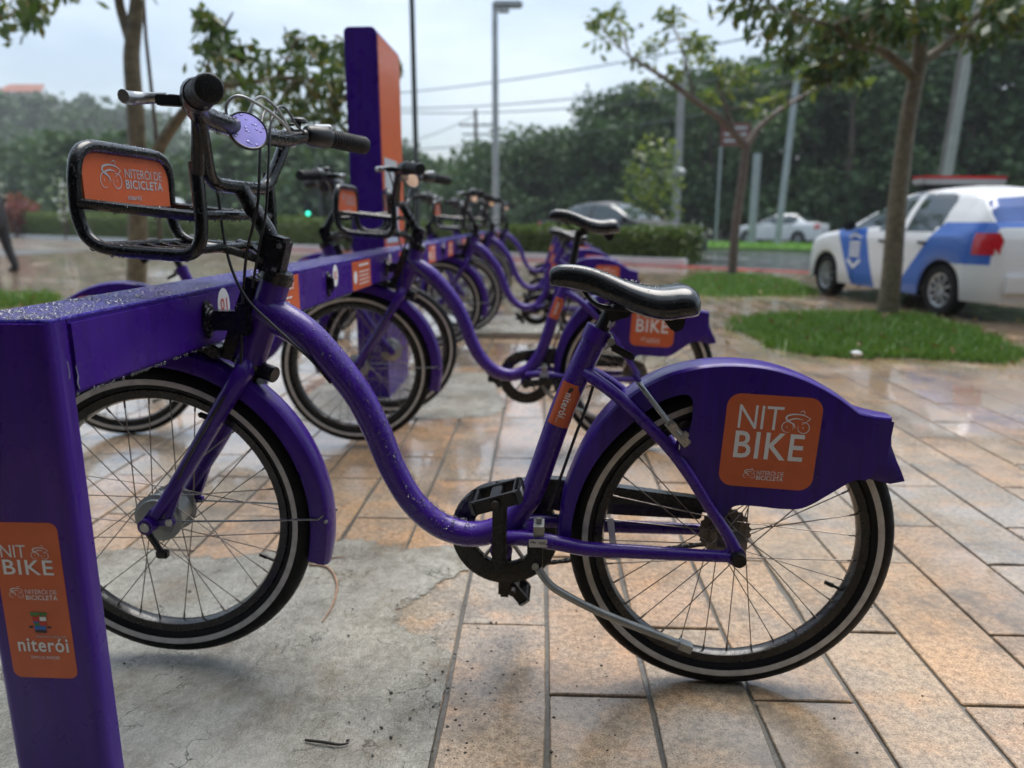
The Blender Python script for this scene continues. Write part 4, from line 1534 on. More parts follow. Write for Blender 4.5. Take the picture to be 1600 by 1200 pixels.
def make_pedal(root, c, tilt, side, name='pedal'):
    M = Matrix.Rotation(tilt, 3, 'Y')
    m = MB()
    c = Vector(c)

    def bx(p, s_):
        m.box(c + M @ Vector(p), s_, M)
    Lp, Wp, Hp = 0.098, 0.082, 0.026
    for q in (-1, 1):
        bx((0, q * (Wp / 2 - 0.006), 0), (Lp * 0.82, 0.012, Hp))
        bx((q * (Lp / 2 - 0.006), 0, 0), (0.014, Wp * 0.72, Hp))
    bx((0, 0, 0), (0.022, Wp, Hp * 0.8))
    for q in (-1, 1):
        for r_ in (-1, 1):
            a = c + M @ Vector((q * 0.041, r_ * 0.034, 0))
            m.box(a, (0.016, 0.016, Hp * 1.02), M @ Matrix.Rotation(R(45), 3, 'Z'))
        for r_ in range(-3, 4):
            a = c + M @ Vector((q * (Lp / 2 - 0.005), r_ * 0.009, 0))
            m.box(a, (0.010, 0.004, Hp * 1.18), M)
    o = m.build(name, M_BLACKP, root, bevel=0.0018)
    m = MB()
    m.cyl(c + Vector((0, -side * 0.062, 0)), c + Vector((0, side * 0.05, 0)), 0.0075, None, 12)
    m.build('pedal_axle', M_CHAIN, o)
    m = MB()
    for q in (-1, 1):
        m.box(c + M @ Vector((q * (Lp / 2 + 0.0005), side * 0.012, 0)), (0.003, 0.024, 0.013), M)
    m.each('pedal_reflector', M_ALLOY, o)
    return o


def make_bike(detail, lens, dz=0.0, LA=(-0.004, 0, 0.170)):
    root = empty('city_bicycle')
    make_wheel(root, 'front_wheel', HF, True, detail)
    make_wheel(root, 'rear_wheel', HR, False, detail)
    # ---------------- frame
    m = MB()
    path = crom([(0.990, 0, 0.824), (0.955, 0, 0.808), (0.898, 0, 0.772), (0.842, 0, 0.714), (0.790, 0, 0.644), (0.753, 0, 0.566), (0.722, 0, 0.482), (0.678, 0, 0.403), (0.617, 0, 0.350), (0.546, 0, 0.333), (0.480, 0, 0.355), (0.435, 0, 0.405), (0.408, 0, 0.462), (0.357, 0, 0.617), (0.318, 0, 0.712), (0.285, 0, 0.786)], 6)
    m.tube(path, [0.037, 0.037, 0.035, 0.0325, 0.031, 0.030, 0.029, 0.028, 0.028, 0.0275, 0.0265, 0.026, 0.0255, 0.0255, 0.0255, 0.0255], 24)
    fr = m.build('frame', M_PURPLE, root)
    m = MB()
    ht0, ht1 = Vector((0.951, 0, 0.884)), Vector((1.020, 0, 0.712))
    m.cyl(ht0, ht1, 0.0315, 0.033, 28)
    m.build('head_tube', M_PURPLE_DRY, root)
    m = MB()
    hx = (ht1 - ht0).normalized()
    m.cyl(ht0 - hx * 0.012, ht0 + hx * 0.004, 0.0345, None, 28)
    m.cyl(ht0 - hx * 0.020, ht0 - hx * 0.012, 0.031, None, 28)
    m.cyl(ht1 - hx * 0.002, ht1 + hx * 0.008, 0.0345, None, 28)
    m.each('headset_ring', M_BLACK, root)
    # seat tube collar and quick release
    m = MB()
    sdir = Vector((0.285 - 0.318, 0, 0.786 - 0.712)).normalized()
    sc0 = Vector((0.285, 0, 0.786))
    m.cyl(sc0 - sdir * 0.026, sc0 + sdir * 0.004, 0.0285, None, 28)
    m.build('seat_collar', M_PURPLE_DRY, root)
    m = MB()
    m.obox((0.262, 0.026, 0.757), (0.215, 0.030, 0.733), 0.010, 0.015)
    m.build('quick_release', M_BLACKP, root, bevel=0.004)
    m = MB()
    m.cyl((0.262, -0.02, 0.766), (0.262, 0.03, 0.766), 0.008, None, 12)
    m.cyl((0.268, 0.01, 0.794), (0.262, 0.014, 0.806), 0.005, None, 8)
    m.each('clamp_bolt', M_STEEL, root)
    # stays
    m = MB()
    for s_ in (1, -1):
        m.tube(crom([(0.480, s_ * 0.030, 0.338), (0.445, s_ * 0.040, 0.345), (0.391, s_ * 0.054, 0.347), (0.340, s_ * 0.060, 0.341), (0.297, s_ * 0.062, 0.335), (0.191, s_ * 0.064, 0.333), (0.085, s_ * 0.066, 0.331), (0.008, s_ * 0.068, 0.331)], 4), [0.0165, 0.0165, 0.0165, 0.016, 0.0155, 0.0145, 0.013, 0.0125], 14)
    m.each('chain_stay', M_PURPLE, root)
    m = MB()
    for s_ in (1, -1):
        m.tube(crom([(0.312, s_ * 0.016, 0.700), (0.290, s_ * 0.030, 0.688), (0.236, s_ * 0.050, 0.650), (0.150, s_ * 0.058, 0.566), (0.100, s_ * 0.060, 0.502), (0.060, s_ * 0.062, 0.440), (0.018, s_ * 0.064, 0.378), (-0.002, s_ * 0.066, 0.340)], 4), [0.013, 0.0135, 0.0135, 0.0125, 0.012, 0.0115, 0.012, 0.0145], 14)
    m.each('seat_stay', M_PURPLE, root)
    m = MB()
    for s_ in (1, -1):
        m.cyl((0, s_ * 0.058, 0.335), (0, s_ * 0.076, 0.335), 0.020, None, 24)
    m.each('dropout', M_PURPLE, root)
    m = MB()
    m.cyl((0.483, -0.036, 0.312), (0.483, 0.036, 0.312), 0.024, None, 24)
    m.obox((0.47, 0, 0.335), (0.40, 0, 0.345), 0.05, 0.03)
    m.build('bottom_bracket', M_PURPLE, root)
    m = MB()
    for s_ in (1, -1):
        m.cyl((-0.003, s_ * 0.074, 0.333), (-0.003, s_ * 0.094, 0.333), 0.0155, 0.0145, 20)
    m.cyl((-0.003, 0.0925, 0.333), (-0.003, 0.095, 0.333), 0.009, None, 12)
    m.each('axle_nut', M_BLACKP, root)
    # ---------------- fork
    m = MB()
    for s_ in (1, -1):
        m.tube(crom([(1.020, s_ * 0.014, 0.712), (1.022, s_ * 0.040, 0.690), (1.058, s_ * 0.054, 0.630), (1.098, s_ * 0.058, 0.568), (1.140, s_ * 0.060, 0.504), (1.195, s_ * 0.062, 0.424), (1.225, s_ * 0.064, 0.384)], 4), [0.022, 0.024, 0.0225, 0.021, 0.020, 0.0175, 0.015], 16, flat=0.82)
        m.cyl((HF.x, s_ * 0.060, HF.z), (HF.x, s_ * 0.084, HF.z), 0.0175, None, 20)
        m.obox((1.222, s_ * 0.066, 0.392), (HF.x + 0.002, s_ * 0.066, HF.z + 0.004), 0.016, 0.026)
        m.obox((HF.x + 0.006, s_ * 0.066, HF.z + 0.002), (HF.x - 0.055, s_ * 0.066, HF.z + 0.008), 0.010, 0.013)
        m.obox((1.165, s_ * 0.060, 0.455), (HF.x - 0.040, s_ * 0.064, HF.z + 0.012), 0.010, 0.014)
    m.cyl((1.016, 0, 0.722), (1.034, 0, 0.675), 0.028, 0.026, 20)
    m.build('fork', M_PURPLE_DRY, root)
    m = MB()
    for s_ in (1,):
        m.cyl((HF.x, s_ * 0.083, HF.z), (HF.x, s_ * 0.0875, HF.z), 0.0105, None, 16)
        m.cyl((HF.x - 0.047, s_ * 0.070, HF.z + 0.008), (HF.x - 0.047, s_ * 0.0745, HF.z + 0.008), 0.008, None, 12)
        m.tube([(HF.x - 0.035, 0.056, HF.z + 0.02), (HF.x - 0.055, 0.055, HF.z + 0.075), (HF.x - 0.075, 0.054, HF.z + 0.11)], [0.010, 0.006, 0.004], 8)
    m.build('axle_washer', M_STEEL, root)
    m = MB()
    m.obox((HF.x, 0.078, HF.z - 0.012), (HF.x - 0.028, 0.078, HF.z - 0.062), 0.011, 0.013)
    m.box((HF.x - 0.029, 0.078, HF.z - 0.062), (0.026, 0.016, 0.018))
    m.build('axle_lever', M_BLACKP, root, bevel=0.003)
    m = MB()
    m.cyl((1.000, 0.0, 0.694), (0.962, 0.012, 0.684), 0.0175, None, 18)
    m.obox((1.012, 0, 0.690), (0.998, 0.002, 0.640), 0.028, 0.012)
    m.build('brake_bracket', M_BLACKP, root, bevel=0.002)
    m = MB()
    m.obox((1.075, 0.068, 0.600), (1.107, 0.070, 0.612), 0.011, 0.011)
    m.build('fork_peg', M_BLACKP, root, bevel=0.003)
    # steel coupling that locks into the rack
    m = MB()
    m.obox((0.996, 0.0, 0.885), (1.062, 0.0, 0.725), 0.034, 0.030, (1, 0, 0.4))
    m.obox((1.040, 0.0, 0.716), (1.150, 0.0, 0.742), 0.020, 0.014)
    m.cyl((1.085, 0.0, 0.735), (1.085, 0.030, 0.735), 0.015, None, 16)
    m.build('dock_coupling', M_BLACK, root, bevel=0.003)
    front_fender(root)
    rear_fender(root)
    sad = make_saddle(root, dz)
    # ---------------- handlebar
    m = MB()
    half = [(0.985, 0.0, 1.172), (0.986, 0.10, 1.175), (0.986, 0.19, 1.180), (0.975, 0.235, 1.188), (0.948, 0.285, 1.196), (0.905, 0.350, 1.192), (0.868, 0.408, 1.186)]
    pts = [(a, -b, c) for a, b, c in half[::-1]] + half[1:]
    m.tube(crom(pts, 4), [0.0125, 0.0125, 0.014, 0.0175, 0.0185, 0.0185, 0.0185, 0.0185, 0.0185, 0.0175, 0.014, 0.0125, 0.0125], 16)
    for s_ in (1, -1):
        m.tube(crom([(0.986, s_ * 0.205, 1.184), (0.994, s_ * 0.18, 1.140), (1.006, s_ * 0.145, 1.090), (1.010, s_ * 0.115, 1.072), (1.012, s_ * 0.08, 1.068), (1.012, 0, 1.067)], 4), 0.0135, 12)
        m.tube([(0.986, s_ * 0.203, 1.184), (1.002, s_ * 0.182, 1.130), (1.014, s_ * 0.167, 1.085)], [0.012, 0.012, 0.012], 12)
    m.tube(crom([(1.014, 0, 1.070), (0.992, 0, 1.030), (0.965, 0, 0.985), (0.955, 0, 0.960)], 4), [0.0165, 0.0165, 0.018, 0.019], 14)
    hb = m.build('handlebar', M_BLACK, root)
    m = MB()
    cd = (Vector((0.957, 0, 0.880)) - Vector((0.930, 0, 0.968))).normalized()
    c0, c1 = Vector((0.938, 0, 0.972)), Vector((0.962, 0, 0.893))
    m.obox(c0, c1, 0.052, 0.050, (1, 0, 0.3))
    m.cyl(c1, c1 + cd * 0.014, 0.031, None, 24)
    m.build('stem_clamp', M_BLACK, hb, bevel=0.008)
    m = MB()
    for k in (0.2, 0.8):
        p = c0.lerp(c1, k) + Vector((-0.014, 0.0, -0.004))
        m.cyl(p + Vector((0, 0.024, 0)), p + Vector((0, 0.0285, 0)), 0.0052, None, 12)
        m.cyl(p + Vector((0, 0.0285, 0)), p + Vector((0, 0.030, 0)), 0.003, None, 6)
    m.each('stem_bolt', M_STEEL, hb)
    for s_ in (1, -1):
        m = MB()
        g0, g1 = Vector((0.928, s_ * 0.315, 1.1945)), Vector((0.862, s_ * 0.418, 1.1855))
        d = (g1 - g0).normalized()
        rp = [g0 + (g1 - g0) * k for k in (0, 0.03, 0.5, 0.95, 0.99, 1.0)]
        m.tube(rp, [0.018, 0.0195, 0.0205, 0.0215, 0.0195, 0.015], 24)
        L = (g1 - g0).length
        for k in range(12):
            p = g0 + d * (0.012 + k * (L - 0.022) / 12)
            m.cyl(p, p + d * 0.0045, 0.0218, None, 24)
        m.build('grip', M_GRIP, hb)
        m = MB()
        q0 = Vector((0.955, s_ * 0.272, 1.1955))
        m.tube([q0 - d * 0.012, q0, g0 - d * 0.01, g0 + d * 0.004], [0.019, 0.024, 0.0265, 0.0235], 18)
        m.obox(q0 + Vector((0.004, 0, -0.006)), q0 + Vector((0.062, s_ * 0.004, -0.003)), 0.020, 0.016)
        m.build('control_body', M_BLACKP, hb, bevel=0.002)
        m = MB()
        lv = crom([q0 + Vector((0.050, s_ * -0.004, 0.002)), q0 + Vector((0.080, s_ * 0.006, 0.000)), q0 + Vector((0.092, s_ * 0.030, -0.003)), q0 + Vector((0.084, s_ * 0.060, -0.006)), q0 + Vector((0.070, s_ * 0.086, -0.009))], 4)
        m.tube(lv, [0.0065, 0.0075, 0.0085, 0.009, 0.008], 10, flat=1.25, flatdir=(0, 0, 1))
        m.build('brake_lever', M_STEEL, hb)
    # shifter collar, bell
    m = MB()
    m.add(*((lambda a: (a.v, a.f))(MB().tube([(0.950, -0.284, 1.216), (0.925, -0.320, 1.219)], [0.012, 0.014], 12, flat=0.5, flatdir=(0, 0, 1)))))
    m.build('shift_window', M_ALLOY, hb)
    m = MB()
    m.lathe([(0.0, 0.012), (0.012, 0.011), (0.019, 0.006), (0.021, 0.0), (0.006, -0.002), (0.005, -0.012)], (0.972, -0.250, 1.222), (0, 0, 1), 20)
    m.obox((0.98, -0.245, 1.216), (1.012, -0.235, 1.214), 0.005, 0.004)
    m.build('bell', M_BLACKP, hb)
    # round mirror lens, its reflection given as a flat colour
    m = MB()
    nl = Vector((-0.66, 0.66, 0.40)).normalized()
    lc = Vector((0.960, 0.066, 1.168))
    m.lathe([(0.0, -0.022), (0.024, -0.018), (0.0375, -0.005), (0.0390, 0.002), (0.0372, 0.0040), (0.0350, 0.0028)], lc, nl, 32)
    ln = m.build('lens_housing', M_BLACKP, hb)
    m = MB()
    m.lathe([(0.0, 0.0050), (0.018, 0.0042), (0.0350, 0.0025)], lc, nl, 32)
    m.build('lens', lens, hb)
    # ---------------- basket: a raised front plate over a shallow tray
    m = MB()
    side = [(1.019, 0.165, 1.105), (1.017, 0.165, 1.050), (1.018, 0.165, 0.990), (1.026, 0.165, 0.957), (1.050, 0.165, 0.941), (1.110, 0.165, 0.943), (1.165, 0.165, 0.947), (1.210, 0.165, 0.954), (1.238, 0.165, 0.974),
            (1.250, 0.165, 1.008), (1.251, 0.165, 1.050), (1.248, 0.163, 1.090), (1.246, 0.150, 1.122), (1.245, 0.118, 1.137), (1.245, 0.06, 1.139), (1.245, 0.0, 1.139)]
    loop = side + [(a, -b, c) for a, b, c in side[-2::-1]]
    m.tube(crom(loop, 4), 0.0122, 12)
    for s_ in (1, -1):
        m.tube([(1.251, s_ * 0.165, 1.034), (1.14, s_ * 0.165, 1.022), (1.020, s_ * 0.165, 1.009)], 0.0098, 10)
    for x, z, r_ in ((1.019, 1.012, 0.0095), (1.250, 1.030, 0.0085), (1.228, 0.955, 0.0085), (1.026, 0.950, 0.0085), (1.13, 0.941, 0.006)):
        m.tube([(x, -0.165, z), (x, 0.165, z)], r_, 10)
    for yy in (-0.11, -0.055, 0.0, 0.055, 0.11):
        m.tube([(1.026, yy, 0.948), (1.10, yy, 0.940), (1.20, yy, 0.947), (1.230, yy, 0.956)], 0.0048, 8)
    for s_ in (1, -1):
        m.tube(crom([(1.062, s_ * 0.085, 0.955), (1.02, s_ * 0.06, 0.946), (0.985, s_ * 0.030, 0.930), (0.968, s_ * 0.020, 0.922)], 4), 0.0085, 10)
    bk = m.build('basket', M_BLACK, root)
    m = MB()
    D = Decal((1.2425, 0.150, 1.1285), (0, -1, 0), (0, 0, 1), 0.300, 0.096)
    outl = []
    for cx, cy, a0, rx, ry in ((0.85, 0.45, -90, 0.15, 0.45), (0.15, 0.45, 180, 0.15, 0.45)):
        for i in range(9):
            a = R(a0 + 90 * i / 8)
            outl.append((cx + rx * math.cos(a), cy + ry * math.sin(a)))
    outl = outl[:9] + [(1.0, 1.0), (0.0, 1.0)] + outl[9:]
    m.prism([D.P(a, b) for a, b in outl], (0.004, 0, 0))
    m.build('basket_panel', M_ORANGE, bk, smooth=False)
    for D in (Decal((1.2425, 0.150, 1.1285), (0, -1, 0), (0, 0, 1), 0.300, 0.096), Decal((1.2465, -0.150, 1.1285), (0, 1, 0), (0, 0, 1), 0.300, 0.096)):
        m2 = MB()
        D.rider(m2, 0.17, 0.12, 0.41, 0.66, 0.9)
        D.text(m2, 'NITER\u00d3I DE', 0.45, 0.20, 0.91, 0.44, -0.008)
        D.text(m2, 'BICICLETA', 0.45, 0.475, 0.91, 0.66, 0.014)
        D.text(m2, 'niter\u00f3i', 0.46, 0.78, 0.62, 0.89, 0.012)
        m2.build('basket_lettering', M_GREYINK, bk, smooth=False)
    # ---------------- drive train
    m = MB()
    BB = Vector((0.483, 0, 0.312))
    YC = -0.062
    m.lathe([(0.078, -0.003), (0.090, -0.004), (0.092, 0.0), (0.090, 0.004), (0.078, 0.003)], BB + Vector((0, YC, 0)), (0, 1, 0), 48, True)
    for k in range(5):
        a = R(72 * k + 20)
        m.obox(BB + Vector((0.015 * math.cos(a), YC, 0.015 * math.sin(a))), BB + Vector((0.082 * math.cos(a), YC, 0.082 * math.sin(a))), 0.005, 0.016, (0, 1, 0))
    m.build('chainring', M_CASS, root)
    m = MB()
    gp = []
    m.lathe([(0.074, -0.010), (0.119, -0.012), (0.123, -0.006), (0.123, 0.006), (0.119, 0.012), (0.074, 0.010)], BB + Vector((0, YC, 0)), (0, 1, 0), 48, True)
    top = [(0.50, 0.432), (0.40, 0.447), (0.353, 0.445), (0.20, 0.427), (0.06, 0.410), (0.045, 0.400), (0.050, 0.362), (0.20, 0.366), (0.36, 0.372), (0.41, 0.380)]
    m.prism([(a, YC - 0.014, b) for a, b in top], (0, 0.030, 0))
    m.build('chain_guard', M_BLACK, root, bevel=0.003)
    m = MB()
    rb, rh_ = 0.088, 0.036
    chain = []
    up0, up1 = Vector((BB.x, 0, BB.z + rb)), Vector((HR.x, 0, HR.z + rh_))
    lo0, lo1 = Vector((BB.x, 0, BB.z - rb)), Vector((HR.x, 0, HR.z - rh_))
    nlk = 76
    for a, b in ((up0, up1), (lo0, lo1)):
        for k in range(nlk // 2):
            p = a.lerp(b, (k + 0.5) / (nlk / 2))
            q = a.lerp(b, (k + 1.4) / (nlk / 2))
            m.obox((p.x, YC + (0.0025 if k % 2 else 0.004), p.z), (q.x, YC + (0.0025 if k % 2 else 0.004), q.z), 0.0016, 0.0075)
            m.obox((p.x, YC - (0.0025 if k % 2 else 0.004), p.z), (q.x, YC - (0.0025 if k % 2 else 0.004), q.z), 0.0016, 0.0075)
            m.cyl((q.x, YC - 0.005, q.z), (q.x, YC + 0.005, q.z), 0.0032, None, 6)
    tag(m.build('chain', M_CHAIN, root, smooth=False), None, None, None, 'stuff')
    m = MB()
    LA = Vector(LA)
    m.obox(BB - LA * 0.1 + Vector((0, 0.083, 0)), BB + LA * 1.06 + Vector((0, 0.098, 0)), 0.030, 0.017, (0, 1, 0))
    m.cyl(BB + Vector((0, 0.03, 0)), BB + Vector((0, 0.083, 0)), 0.014, None, 16)
    m.cyl(BB + Vector((0, 0.074, -0.002)), BB + Vector((0, 0.092, -0.002)), 0.0175, None, 20)
    m.build('crank_arm', M_BLACK, root, bevel=0.006)
    m = MB()
    m.obox(BB + LA * 0.1 + Vector((0, -0.085, 0)), BB - LA * 1.06 + Vector((0, -0.100, 0)), 0.030, 0.017, (0, 1, 0))
    m.cyl(BB + Vector((0, -0.03, 0)), BB + Vector((0, -0.085, 0)), 0.014, None, 16)
    m.build('crank_arm', M_BLACK, root, bevel=0.006)
    make_pedal(root, BB + LA + Vector((0.000, 0.158, 0.002)), R(17), 1)
    make_pedal(root, BB - LA + Vector((-0.018, -0.158, 0.0)), R(-52), -1)
    # ---------------- kick stand
    m = MB()
    m.obox((0.410, 0.050, 0.342), (0.410, 0.054, 0.274), 0.030, 0.032, (1, 0, 0))
    m.build('stand_bracket', M_BLACK, root, bevel=0.004)
    m = MB()
    m.tube(crom([(0.402, 0.070, 0.290), (0.385, 0.076, 0.268), (0.362, 0.082, 0.250), (0.300, 0.088, 0.219), (0.24, 0.090, 0.194), (0.17, 0.090, 0.167), (0.100, 0.090, 0.140)], 4), [0.0085] * 6 + [0.0080], 12, flat=0.9)
    m.obox((0.108, 0.090, 0.143), (0.082, 0.090, 0.133), 0.022, 0.016)
    m.cyl((0.408, 0.069, 0.296), (0.408, 0.0745, 0.296), 0.0075, None, 14)
    m.obox((0.402, 0.046, 0.358), (0.402, 0.050, 0.385), 0.034, 0.022, (1, 0, 0))
    m.cyl((0.402, 0.05, 0.38), (0.402, 0.05, 0.396), 0.006, None, 10)
    m.build('kick_stand', M_ALU, root)
    m = MB()
    D = Decal((0.422, 0.0712, 0.357), (-1, 0, 0.02), (0.02, 0, 1), 0.038, 0.018)
    D.rrect(m, 0, 0, 1, 1, 0.002)
    pl_ = m.build('serial_plate', M_LABEL, root, smooth=False)
    m = MB()
    D.strip(m, [(0.10, 0.42), (0.18, 0.25), (0.26, 0.42)], 0.0022)
    D.strip(m, [(0.22, 0.50), (0.30, 0.30), (0.38, 0.50)], 0.0022)
    for k in range(9):
        D.strip(m, [(0.55 + k * 0.042, 0.30), (0.55 + k * 0.042, 0.62)], 0.0008)
    m.build('serial_print', M_DARKINK, pl_, smooth=False)
    # ---------------- rear brake
    m = MB()
    m.tube([(0.210, 0.050, 0.694), (0.200, 0.064, 0.680), (0.146, 0.070, 0.612), (0.118, 0.070, 0.582)], [0.006, 0.0055, 0.0058, 0.009], 10)
    m.obox((0.150, 0.070, 0.616), (0.108, 0.070, 0.568), 0.012, 0.018)
    m.cyl((0.140, 0.066, 0.606), (0.140, 0.083, 0.606), 0.0095, None, 14)
    m.cyl((0.114, 0.066, 0.590), (0.114, 0.080, 0.590), 0.0065, None, 12)
    m.build('rear_brake', M_STEEL, root, bevel=0.0015)
    m = MB()
    m.box((0.112, 0.06, 0.555), (0.020, 0.02, 0.022))
    m.cyl((0.205, 0.056, 0.69), (0.215, 0.05, 0.704), 0.006, None, 10)
    m.build('brake_boss', M_PURPLE_DRY, root, bevel=0.002)
    m = MB()
    m.obox((0.252, 0.016, 0.385), (0.240, 0.018, 0.292), 0.003, 0.014, (1, 0, 0))
    m.build('spoke_reflector', M_LABEL, root, bevel=0.001)
    # ---------------- cables
    m = MB()
    m.tube(crom([(0.965, 0.268, 1.196), (1.02, 0.235, 1.205), (1.035, 0.16, 1.20), (1.030, 0.10, 1.15), (1.025, 0.075, 1.06), (1.024, 0.065, 0.97), (1.012, 0.062, 0.90), (0.985, 0.062, 0.845), (0.945, 0.055, 0.80), (0.905, 0.048, 0.758), (0.875, 0.03, 0.72), (0.84, 0.02, 0.67)], 6), 0.0030, 8)
    m.tube(crom([(0.968, -0.262, 1.192), (0.985, -0.18, 1.215), (0.975, -0.08, 1.225), (0.962, -0.01, 1.195), (0.955, 0.03, 1.12), (0.960, 0.045, 1.03), (0.985, 0.048, 0.95), (1.000, 0.044, 0.88), (1.010, 0.045, 0.80), (1.022, 0.05, 0.70), (1.06, 0.078, 0.63), (1.13, 0.084, 0.52), (1.18, 0.07, 0.44)], 6), 0.0030, 8)
    m.tube(crom([(0.950, -0.285, 1.188), (0.955, -0.20, 1.205), (0.950, -0.10, 1.235), (0.945, -0.02, 1.20), (0.942, 0.02, 1.11), (0.948, 0.034, 1.02), (0.965, 0.04, 0.95), (0.985, 0.040, 0.87)], 6), 0.0027, 8)
    m.tube(crom([(0.288, 0.014, 0.70), (0.304, 0.018, 0.64), (0.328, 0.018, 0.57), (0.360, 0.018, 0.47), (0.384, 0.02, 0.40)], 5), 0.0032, 8)
    m.tube(crom([(0.900, -0.02, 0.74), (0.87, -0.035, 0.70), (0.80, -0.035, 0.62), (0.74, -0.034, 0.50)], 5), 0.0032, 8)
    m.each('cable', M_CABLE, root)
    m = MB()
    m.tube(crom([(1.00, 0.06, 1.18), (0.995, 0.07, 1.215), (0.975, 0.06, 1.232), (0.950, 0.02, 1.22), (0.935, -0.04, 1.20), (0.945, -0.12, 1.185)], 6), 0.0030, 8)
    m.tube(crom([(0.985, 0.02, 1.19), (0.965, -0.01, 1.24), (0.945, -0.05, 1.225), (0.940, -0.10, 1.19)], 6), 0.0030, 8)
    m.each('brake_hose', M_CABLEG, root)
    # ---------------- seat tube sticker wrapped round the tube
    A, Bq = Vector((0.3355, 0, 0.677)), Vector((0.3665, 0, 0.588))
    ax = (Bq - A).normalized()
    fw = Vector((0, 1, 0)).cross(ax).normalized()
    if fw.x < 0:
        fw = -fw
    for s_ in (1, -1):
        def mp_(u, v, z, s_=s_):
            phi = (v - 0.025) / 0.0262
            r_ = 0.0263 + z
            d_ = Vector((0, s_, 0)) * math.cos(phi) + fw * (math.sin(phi))
            p = A + ax * u
            return p + d_ * r_
        D = Decal((0, 0, 0), (1, 0, 0), (0, 0, 1), (Bq - A).length, 0.05, mp_)
        m = MB()
        nn, mm = 2, 10
        g = [D.P(i / nn, j / mm, 0) for i in range(nn + 1) for j in range(mm + 1)]
        m.add(g, [(i * (mm + 1) + j, i * (mm + 1) + j + 1, (i + 1) * (mm + 1) + j + 1, (i + 1) * (mm + 1) + j) for i in range(nn) for j in range(mm)])
        s1 = m.build('frame_sticker', M_ORANGE, root)
        m = MB()
        v, f = text2d('niter\u00f3i', 0.016)
        if s_ == 1:
            m.add([D.P(0.22 + 0.56 * a, 0.66 - 0.30 * b, 0.0006) for a, b in v], f)
        v, f = text2d('PREFEITURA', 0.0)
        m.add([D.P(0.80 + 0.13 * a, 0.66 - 0.05 * b, 0.0006) for a, b in v], f)
        m.build('frame_lettering', M_WHITEINK, s1, smooth=False)
        m = MB()
        D.strip(m, [(0.10, 0.42), (0.14, 0.58)], 0.006)
        D.strip(m, [(0.15, 0.45), (0.19, 0.60)], 0.004)
        m.build('frame_crest', M_DARKINK, s1, smooth=False)
    return root


def bike_place(root, x, y, ang):
    root.location = (x, y, 0)
    root.rotation_euler = (0, 0, ang)


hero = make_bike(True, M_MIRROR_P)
bike_place(hero, 0.46101, 1.46725, math.atan2(0.07276, -0.99735))
tag(hero, 'purple bicycle in sharp focus with wet black basket, locked to dock 01', 'bicycle', 'purple docked bicycles')
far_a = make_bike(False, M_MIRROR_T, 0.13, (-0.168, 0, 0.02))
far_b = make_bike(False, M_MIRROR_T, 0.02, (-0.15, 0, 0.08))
# dock geometry
BAZ = R(2.8)
BD = Vector((math.sin(BAZ), math.cos(BAZ), 0))
BL = Vector((-math.cos(BAZ), math.sin(BAZ), 0))
SP = 0.86


def right_bike(src, idx, dth, label, dx=0.0):
    p = Vector((0.46101, 1.46725, 0)) + BD * (SP * idx)
    bike_place(src, p.x + dx, p.y, math.atan2(0.07276, -0.99735) + dth)
    tag(src, label, 'bicycle', 'purple docked bicycles')


def left_bike(src, y, dth, label, dx=0.0):
    # mirrored stance on the other side of the rack: front wheel under the beam, nose to the right
    xr = -1.81 + 0.049 * (y - 3.7) + dx
    bike_place(src, xr, y, R(2) + dth)
    tag(src, label, 'bicycle', 'purple docked bicycles')


right_bike(far_a, 2, R(2.0), 'purple bicycle with raised saddle, directly behind the sharply focused one')
right_bike(copy_tree(far_b), 5, R(1.5), 'third purple bicycle counted along the row from dock 01')
right_bike(copy_tree(far_b), 7, R(2.5), 'fourth purple bicycle counted along the row from dock 01')
right_bike(copy_tree(far_a), 10, R(1.0), 'fifth and last purple bicycle along the row from dock 01')
left_bike(copy_tree(far_b), 3.42, R(11), 'purple bicycle across the beam whose orange panel shows below the tree trunk')
left_bike(copy_tree(far_b), 6.55, R(-1), 'purple bicycle across the beam whose orange panel shows beside the totem foot')
left_bike(far_b, 8.35, R(1), 'purple bicycle across the beam beyond the totem, mostly hidden by it')

# ================================================================== DOCKING RACK
# local space: x along the beam away from the near end, y to the left, z up
so = BD * 1.047 + BL * 0.7845
rack = empty('docking_rack', so, math.atan2(BD.y, BD.x))
tag(rack, 'long purple docking beam on posts with numbered black docks', 'bicycle rack')
BW, BZ0, BZ1, BLEN = 0.0805, 0.747, 0.863, 10.4
m = MB()
m.box((BLEN / 2, 0, (BZ0 + BZ1) / 2 - 0.0015), (BLEN, 2 * BW, BZ1 - BZ0 - 0.003))
m.build('beam', M_PURPLE_DRY, rack, bevel=0.006)
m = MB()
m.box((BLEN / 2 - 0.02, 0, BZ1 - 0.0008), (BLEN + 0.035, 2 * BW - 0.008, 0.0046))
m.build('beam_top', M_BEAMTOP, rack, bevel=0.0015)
# folded sheet posts
def post(x0, depth, name='post'):
    rr = 0.018
    pts = []
    for cx, cy, a0 in ((x0 - depth + rr, -BW + rr, 180), (x0 - 0.004, -BW + 0.004, 270), (x0 - 0.004, BW - 0.004, 0), (x0 - depth + rr, BW - rr, 90)):
        r_ = rr if cx < x0 - 0.01 else 0.004
        for k in range(6):
            a = R(a0 + 90 * k / 5)
            pts.append((cx + r_ * math.cos(a), cy + r_ * math.sin(a), 0.0))
    mm = MB()
    mm.prism(pts, (0, 0, BZ1 - 0.0035))
    return mm.build(name, M_PURPLE_DRY, rack, angle=25)


near_post = post(-0.003, 0.042)
near_post['label'] = 'near post with orange scheme sticker'
m = MB()
m.box((BLEN - 0.05, 0, BZ0 / 2), (0.06, 2 * BW - 0.01, BZ0))
m.build('post', M_PURPLE_DRY, rack, bevel=0.006)
